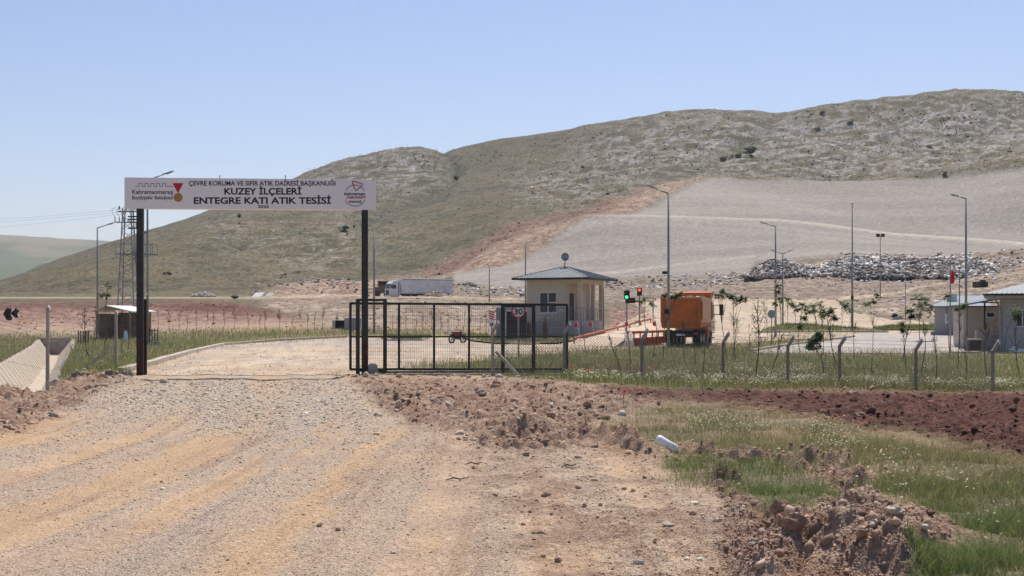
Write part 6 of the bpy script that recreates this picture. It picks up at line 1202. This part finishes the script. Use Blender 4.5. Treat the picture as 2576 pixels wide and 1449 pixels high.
# ---------------- single rocks, bottle, twigs, stones of the footing
def rock(px, py, w, lab, key='rock', flat=.5, seed=0, nm='rock', group='single rocks lying on the ground', sub=3):
    p = G(px, py+w*.12); s = p.y/F; R = w*s/2; r = random.Random(seed); mb = MB(); mb.blob((0, 0, R*flat*.55), R, R*.75, R*flat, sub, .2, seed); o = mb.build(nm, m(key)); o.location = p; o.rotation_euler = (r.uniform(-.15, .15), r.uniform(-.3, .3), r.uniform(-.5, .5)); tag(o, lab, 'rock' if nm == 'rock' else 'clod', group); return o
RK = [(1815, 1316, 48, 'tan wedge shaped rock at the left foot of the dirt mound', 'rock', .5), (1682, 1330, 34, 'flat angular pale rock lying on the gravel left of the mound', 'rock', .4), (1358, 1339, 42, 'flat grey-brown rock alone on the lower middle of the track', 'clod', .35), (2096, 1327, 42, 'flat white rock on top of the dirt mound', 'concl', .5), (2249, 1346, 50, 'long white rock at the right side of the dirt mound', 'concl', .5),
 (1403, 1416, 19, 'small dark rock near the bottom middle edge', 'clod', .8), (1516, 1057, 44, 'dark brown rock at the left start of the ploughed strip', 'brownm', .45), (2165, 1053, 38, 'rounded brown rock in the ploughed red strip', 'clod', .55), (118, 950, 42, 'grey wedge shaped rock beside the left fence post', 'conc', .8), (140, 962, 36, 'tan rock lying right of the grey wedge rock', 'rock', .6), (68, 967, 30, 'pale round rock at the left of the grey wedge rock', 'rock', .6),
 (412, 962, 24, 'pale rock just in front of the sign shadow on the road', 'concl', .6), (950, 1043, 22, 'white rock at the right edge of the grey gravel patch', 'concl', .6), (1210, 993, 27, 'rounded tan rock in the brown soil below the gate', 'rock', .7), (804, 1330, 14, 'small dark stone, left one of two on the lower track', 'clod', .8), (850, 1339, 14, 'small dark stone, right one of two on the lower track', 'clod', .8), (989, 1387, 20, 'small pale flat stone low on the track', 'concl', .4), (2145, 987, 26, 'white stone lying at the edge of the ploughed strip', 'concl', .4), (1330, 1075, 22, 'brown stone at the left of the clod ridge', 'clod', .6)]
for i, (px, py, w, lab, key, fl_) in enumerate(RK): rock(px, py, w, lab, key, fl_, i+1)
rock(1968, 1348, 56, 'big upright lump of brown earth on the dirt mound', 'clod', .85, 51, 'earth_clod', None, 4); rock(2002, 1400, 62, 'biggest lump of brown earth low on the dirt mound', 'clod', .8, 52, 'earth_clod', None, 4)
rock(2150, 1298, 36, 'brown earth lump at the upper edge of the mound beside the grass', 'clod', .8, 53, 'earth_clod', None, 4)
r = random.Random(8)
for k in range(15): rock(1120+k*20+r.uniform(-6, 6), 948+r.uniform(-3, 5)+k*.4, r.uniform(9, 20), 'white stone in the row below the gate footing', 'concl' if k % 2 else 'conc', .6, 70+k, 'rock', 'white stones below the gate footing', 2)
p = G(1680, 1143); s = p.y/F; bt = thing('plastic_bottle', 'white translucent plastic bottle lying on the clod ridge by the grass', 'bottle', (p.x, p.y, p.z+.05), math.radians(-8))
q = MB().tube([(-.14, 0, .12), (-.13, 0, .115), (-.10, 0, .10), (0, 0, .05), (.08, 0, .0), (.115, 0, -.02), (.125, 0, -.028)], [.035, .052, .062, .050, .058, .026, .016], 14).build('body', m('plast'), bt, smooth=True)
MB().tube([(.12, 0, -.026), (.145, 0, -.04)], .018, 10).build('cap', m('white'), bt)
for px, py, w, lab in ((1192, 1173, 46, 'dark curved twig lying on the middle of the track'), (1150, 1208, 58, 'thin branching twig on the track below the curved one'), (1432, 1178, 40, 'short dark stick left of the clod ridge')):
    p = G(px, py); s = p.y/F; L = w*s/2; tw = MB().tube([(-L, 0, .01), (-L*.3, .03, .03), (L*.3, 0, .02), (L, .04, .035)], [.004, .008, .007, .003], 5).tube([(-L*.3, .03, .03), (-L*.8, .12, .05)], [.005, .002], 4).tube([(L*.3, 0, .02), (L*.7, -.1, .05)], [.005, .002], 4).build('twig', m('bark')); tw.location = p; tag(tw, lab, 'twig')
for i, (px, py, lab) in enumerate([(1472, 955, 'red poppy in the flowers right of the gate end'), (1479, 960, 'red poppy, lower one beside the first right of the gate'), (1436, 951, 'red poppy close to the bent post at the gate end'), (1612, 950, 'red poppy at the foot of the post by the weighbridge'), (1567, 1028, 'red poppy among white flowers in the brown soil')]):
    p = G(px, py+8); t = thing('poppy', lab, 'flower', tuple(p), 0, 'red poppies'); MB().tube([(0, 0, 0), (.02, 0, .33)], .004, 4).build('stem', m('leafd'), t); pm = MB()
    for k in range(5): a = k*1.256; pm.add([(.02, 0, .32), (.02+.045*math.cos(a-.5), .045*math.sin(a-.5), .36), (.02+.055*math.cos(a), .055*math.sin(a), .375), (.02+.045*math.cos(a+.5), .045*math.sin(a+.5), .36)], [(0, 1, 2, 3)])
    pm.build('petals', mat('poppy_petal', (.6, .02, .015), trans=.3), t)

# ---------------- grass and flowers
mg = mat('grass_blades', .85, 1.15, 8, .7, attr=True, trans=.35)
def blades(name, X, Y, Zs, h, w, col, r, lean=.45, lab=None):
    n = len(X); a = r.uniform(0, 6.283, n); dx = np.cos(a); dy = np.sin(a); fa = r.normal(0, .5, n); wx = np.cos(fa)*w; wy = np.sin(fa)*w; L = lean*h*r.uniform(.2, 1.3, n)
    b = np.stack([X, Y, Zs-.02], 1); W_ = np.stack([wx, wy, wx*0], 1); md = b+np.stack([dx*L*.35, dy*L*.35, h*.6], 1); tp = b+np.stack([dx*L, dy*L, h], 1)
    V = np.stack([b-W_, b+W_, md+W_*.8, md-W_*.8, tp+W_*.15, tp-W_*.15], 1); i = (np.arange(n)*6)[:, None]
    f = np.concatenate([i+np.array([[0, 1, 2, 3]]), i+np.array([[3, 2, 4, 5]])]); return tag(mesh_np(name, V.reshape(-1, 3), f, mg, np.repeat(col, 6, 0)), kind='stuff')
def gpick(r, n, pal_, p_): c = np.array(pal_)[r.choice(len(pal_), n, p=p_)]; return np.clip(c*r.lognormal(0, .2, n)[:, None], .01, .8)
PG = [(.15, .19, .06), (.21, .24, .08), (.11, .145, .05), (.38, .33, .16), (.25, .21, .11)]
def acc(wx, wy, X, Y): return np.clip(zn('grassB', wx, wy)*np.clip(.35+3*(fbm(X*2, Y*2, 2, 86)-.4), .1, 1)+.16*zn('ridge', wx, wy)+zn('grassA', wx, wy)*np.clip(.1+4.0*(fbm(X*.9, Y*.9, 3, 81)-.42), .05, 1), 0, 1)*(1-.7*zn('mound', wx, wy))
X, Y, Zs, wx, wy, r = spread(190000, 1460, 2800, 1005, 1500, acc, 17); n = len(X); s = Y/F
lush = np.clip(zn('grassB', wx, wy)+sstep(1180, 1330, wy)*.8*(wx > 2150), 0, 1); c1_ = gpick(r, n, PG, [.15, .15, .10, .30, .30]); c2_ = gpick(r, n, [(.12, .19, .05), (.17, .245, .07), (.09, .14, .04), (.30, .27, .12)], [.35, .3, .25, .1]); cc = mix(c1_, c2_, lush)
blades('meadow_grass', X, Y, Zs, r.uniform(.04, .15, n)*(.5+.9*fbm(X*1.6, Y*1.6, 2, 85))*1.1, np.maximum(.0022, s*.42), cc, r, 1.0)
def acc(wx, wy, X, Y): _, c = chan(X, Y); return np.clip(zn('grassF', wx, wy), 0, 1)*(c < .02)
X, Y, Zs, wx, wy, r = spread(120000, -150, 2800, 826, 990, acc, 18); n = len(X); s = Y/F; tone = sstep(.42, .62, fbm(X*.22, Y*.22, 3, 83)); fr = np.exp(-((wx-1620)/150)**2-((wy-940)/14)**2)
cc = mix(gpick(r, n, PG, [.25, .25, .15, .15, .2]), gpick(r, n, [(.30, .25, .12), (.22, .19, .09), (.15, .16, .06)], [.35, .35, .3]), tone); cc = cc*1.22; cc = mix(cc, gpick(r, n, [(.28, .17, .13), (.22, .15, .11)], [.5, .5]), np.clip(fr*(r.random(n) < .75)+(r.random(n) < .04), 0, 1))
hh = r.uniform(.12, .34, n)*np.where(Y < 46, 1.15, 1)*np.where((wx > 950)&(wx < 1420)&(wy > 930), .7, 1)
blades('verge_grass', X, Y, Zs, hh, np.maximum(.0035, s*.45), cc, r)
# grass on islands
for q, tb in enumerate(ISL):
    tb = np.array(tb, float); r = np.random.default_rng(50+q); n = 2200; py = r.uniform(tb[-1, 0], tb[0, 0], n); o_ = np.argsort(tb[:, 0]); lo = np.interp(py, tb[o_, 0], tb[o_, 1]); hi = np.interp(py, tb[o_, 0], tb[o_, 2]); px = lo+(hi-lo)*r.random(n)
    Y = seen_y(px, py); X = (px-HALF)/F*Y; blades('island_grass', X, Y, H(X, Y)+.1, r.uniform(.12, .3, n), Y/F*.5, gpick(r, n, PG, [.35, .3, .2, .05, .1]), r)
def flowers(name, clus, zr, seed, size, hgt):
    r = np.random.default_rng(seed); PX = []; PY = []
    for (a, b, sx, sy, n) in clus: PX.append(r.normal(a, sx, n)); PY.append(r.normal(b, sy, n))
    px = np.concatenate(PX); py = np.concatenate(PY); k = (py > zr[0])&(py < zr[1]); px, py = px[k], py[k]; Y = seen_y(px, py+3); X = (px-HALF)/F*Y; Zs = H(X, Y)+r.uniform(*hgt, len(X)); n = len(X); R = np.maximum(size*r.uniform(.6, 1.2, n), Y/F*.75)
    a = np.arange(6)*math.pi/3; tl = r.normal(0, .35, (n, 2)); x = np.cos(a)[None]*R[:, None]; y = np.sin(a)[None]*R[:, None]*.9; z = x*tl[:, :1]+y*(tl[:, 1:]-.35)
    V = np.stack([X[:, None]+x, Y[:, None]+y, Zs[:, None]+z], -1); f = np.arange(n*6).reshape(n, 6); col = np.repeat(np.array([[.66, .64, .50]])*r.uniform(.75, 1.1, (n, 1)), 6, 0)
    tag(mesh_np(name, V.reshape(-1, 3), f, mg, col), kind='stuff')
    sc = gpick(r, n, PG[:3], [.4, .4, .2]); blades(name+'_stems' if False else 'flower_stems', X, Y, H(X, Y), Zs-H(X, Y)+.02, np.maximum(.002, Y/F*.3), sc, r, .02)
rf_ = random.Random(4); cl = []
for k in range(120): a = rf_.uniform(1440, 2640); cl.append((a, 962+(a-1440)*.016+rf_.uniform(-7, 7), rf_.uniform(6, 20), 2.5, int(rf_.uniform(10, 46))))
for a, b, c_ in ((1690, 956, 30), (1925, 952, 40), (1975, 960, 50), (2000, 940, 30), (2330, 932, 20), (1860, 938, 16), (2030, 938, 12)): cl.append((a, b, c_, 5, 150))
for k in range(60): cl.append((rf_.uniform(1450, 2620), rf_.uniform(900, 960), 30, 6, 12))
for k in range(14): cl.append((rf_.uniform(180, 330), rf_.uniform(880, 945), 20, 8, 14))
flowers('verge_flowers', cl, (880, 990), 61, .02, (.16, .36))
cl = [(1760, 1060, 40, 12, 190), (1800, 1075, 60, 10, 200), (1900, 1085, 50, 12, 90), (2085, 1110, 40, 20, 230), (2130, 1130, 30, 14, 120), (1620, 1050, 22, 10, 50), (2050, 1090, 25, 10, 60), (2250, 1180, 60, 30, 60), (2400, 1215, 60, 20, 70), (2300, 1235, 60, 30, 40), (2500, 1330, 70, 60, 30), (1560, 1022, 14, 6, 60), (2120, 1260, 40, 20, 10), (2260, 1190, 30, 12, 40)]
flowers('meadow_flowers', cl, (1008, 1449), 62, .011, (.08, .2))

# ---------------- air
hz_ = MB().box(-9000, 9000, -60, 9000, -14, 420).build('haze', mat('haze_air', (1, 1, 1)))
hm_ = bpy.data.materials.new('haze_volume'); hm_.use_nodes = True; t_ = hm_.node_tree; t_.nodes.clear(); o_ = t_.nodes.new('ShaderNodeOutputMaterial'); v_ = t_.nodes.new('ShaderNodeVolumePrincipled')
v_.inputs['Color'].default_value = (.93, .96, 1, 1); v_.inputs['Density'].default_value = HAZE = 0.00011; v_.inputs['Anisotropy'].default_value = .2; t_.links.new(v_.outputs[0], o_.inputs['Volume'])
hz_.data.materials.clear(); hz_.data.materials.append(hm_); tag(hz_, kind='stuff')
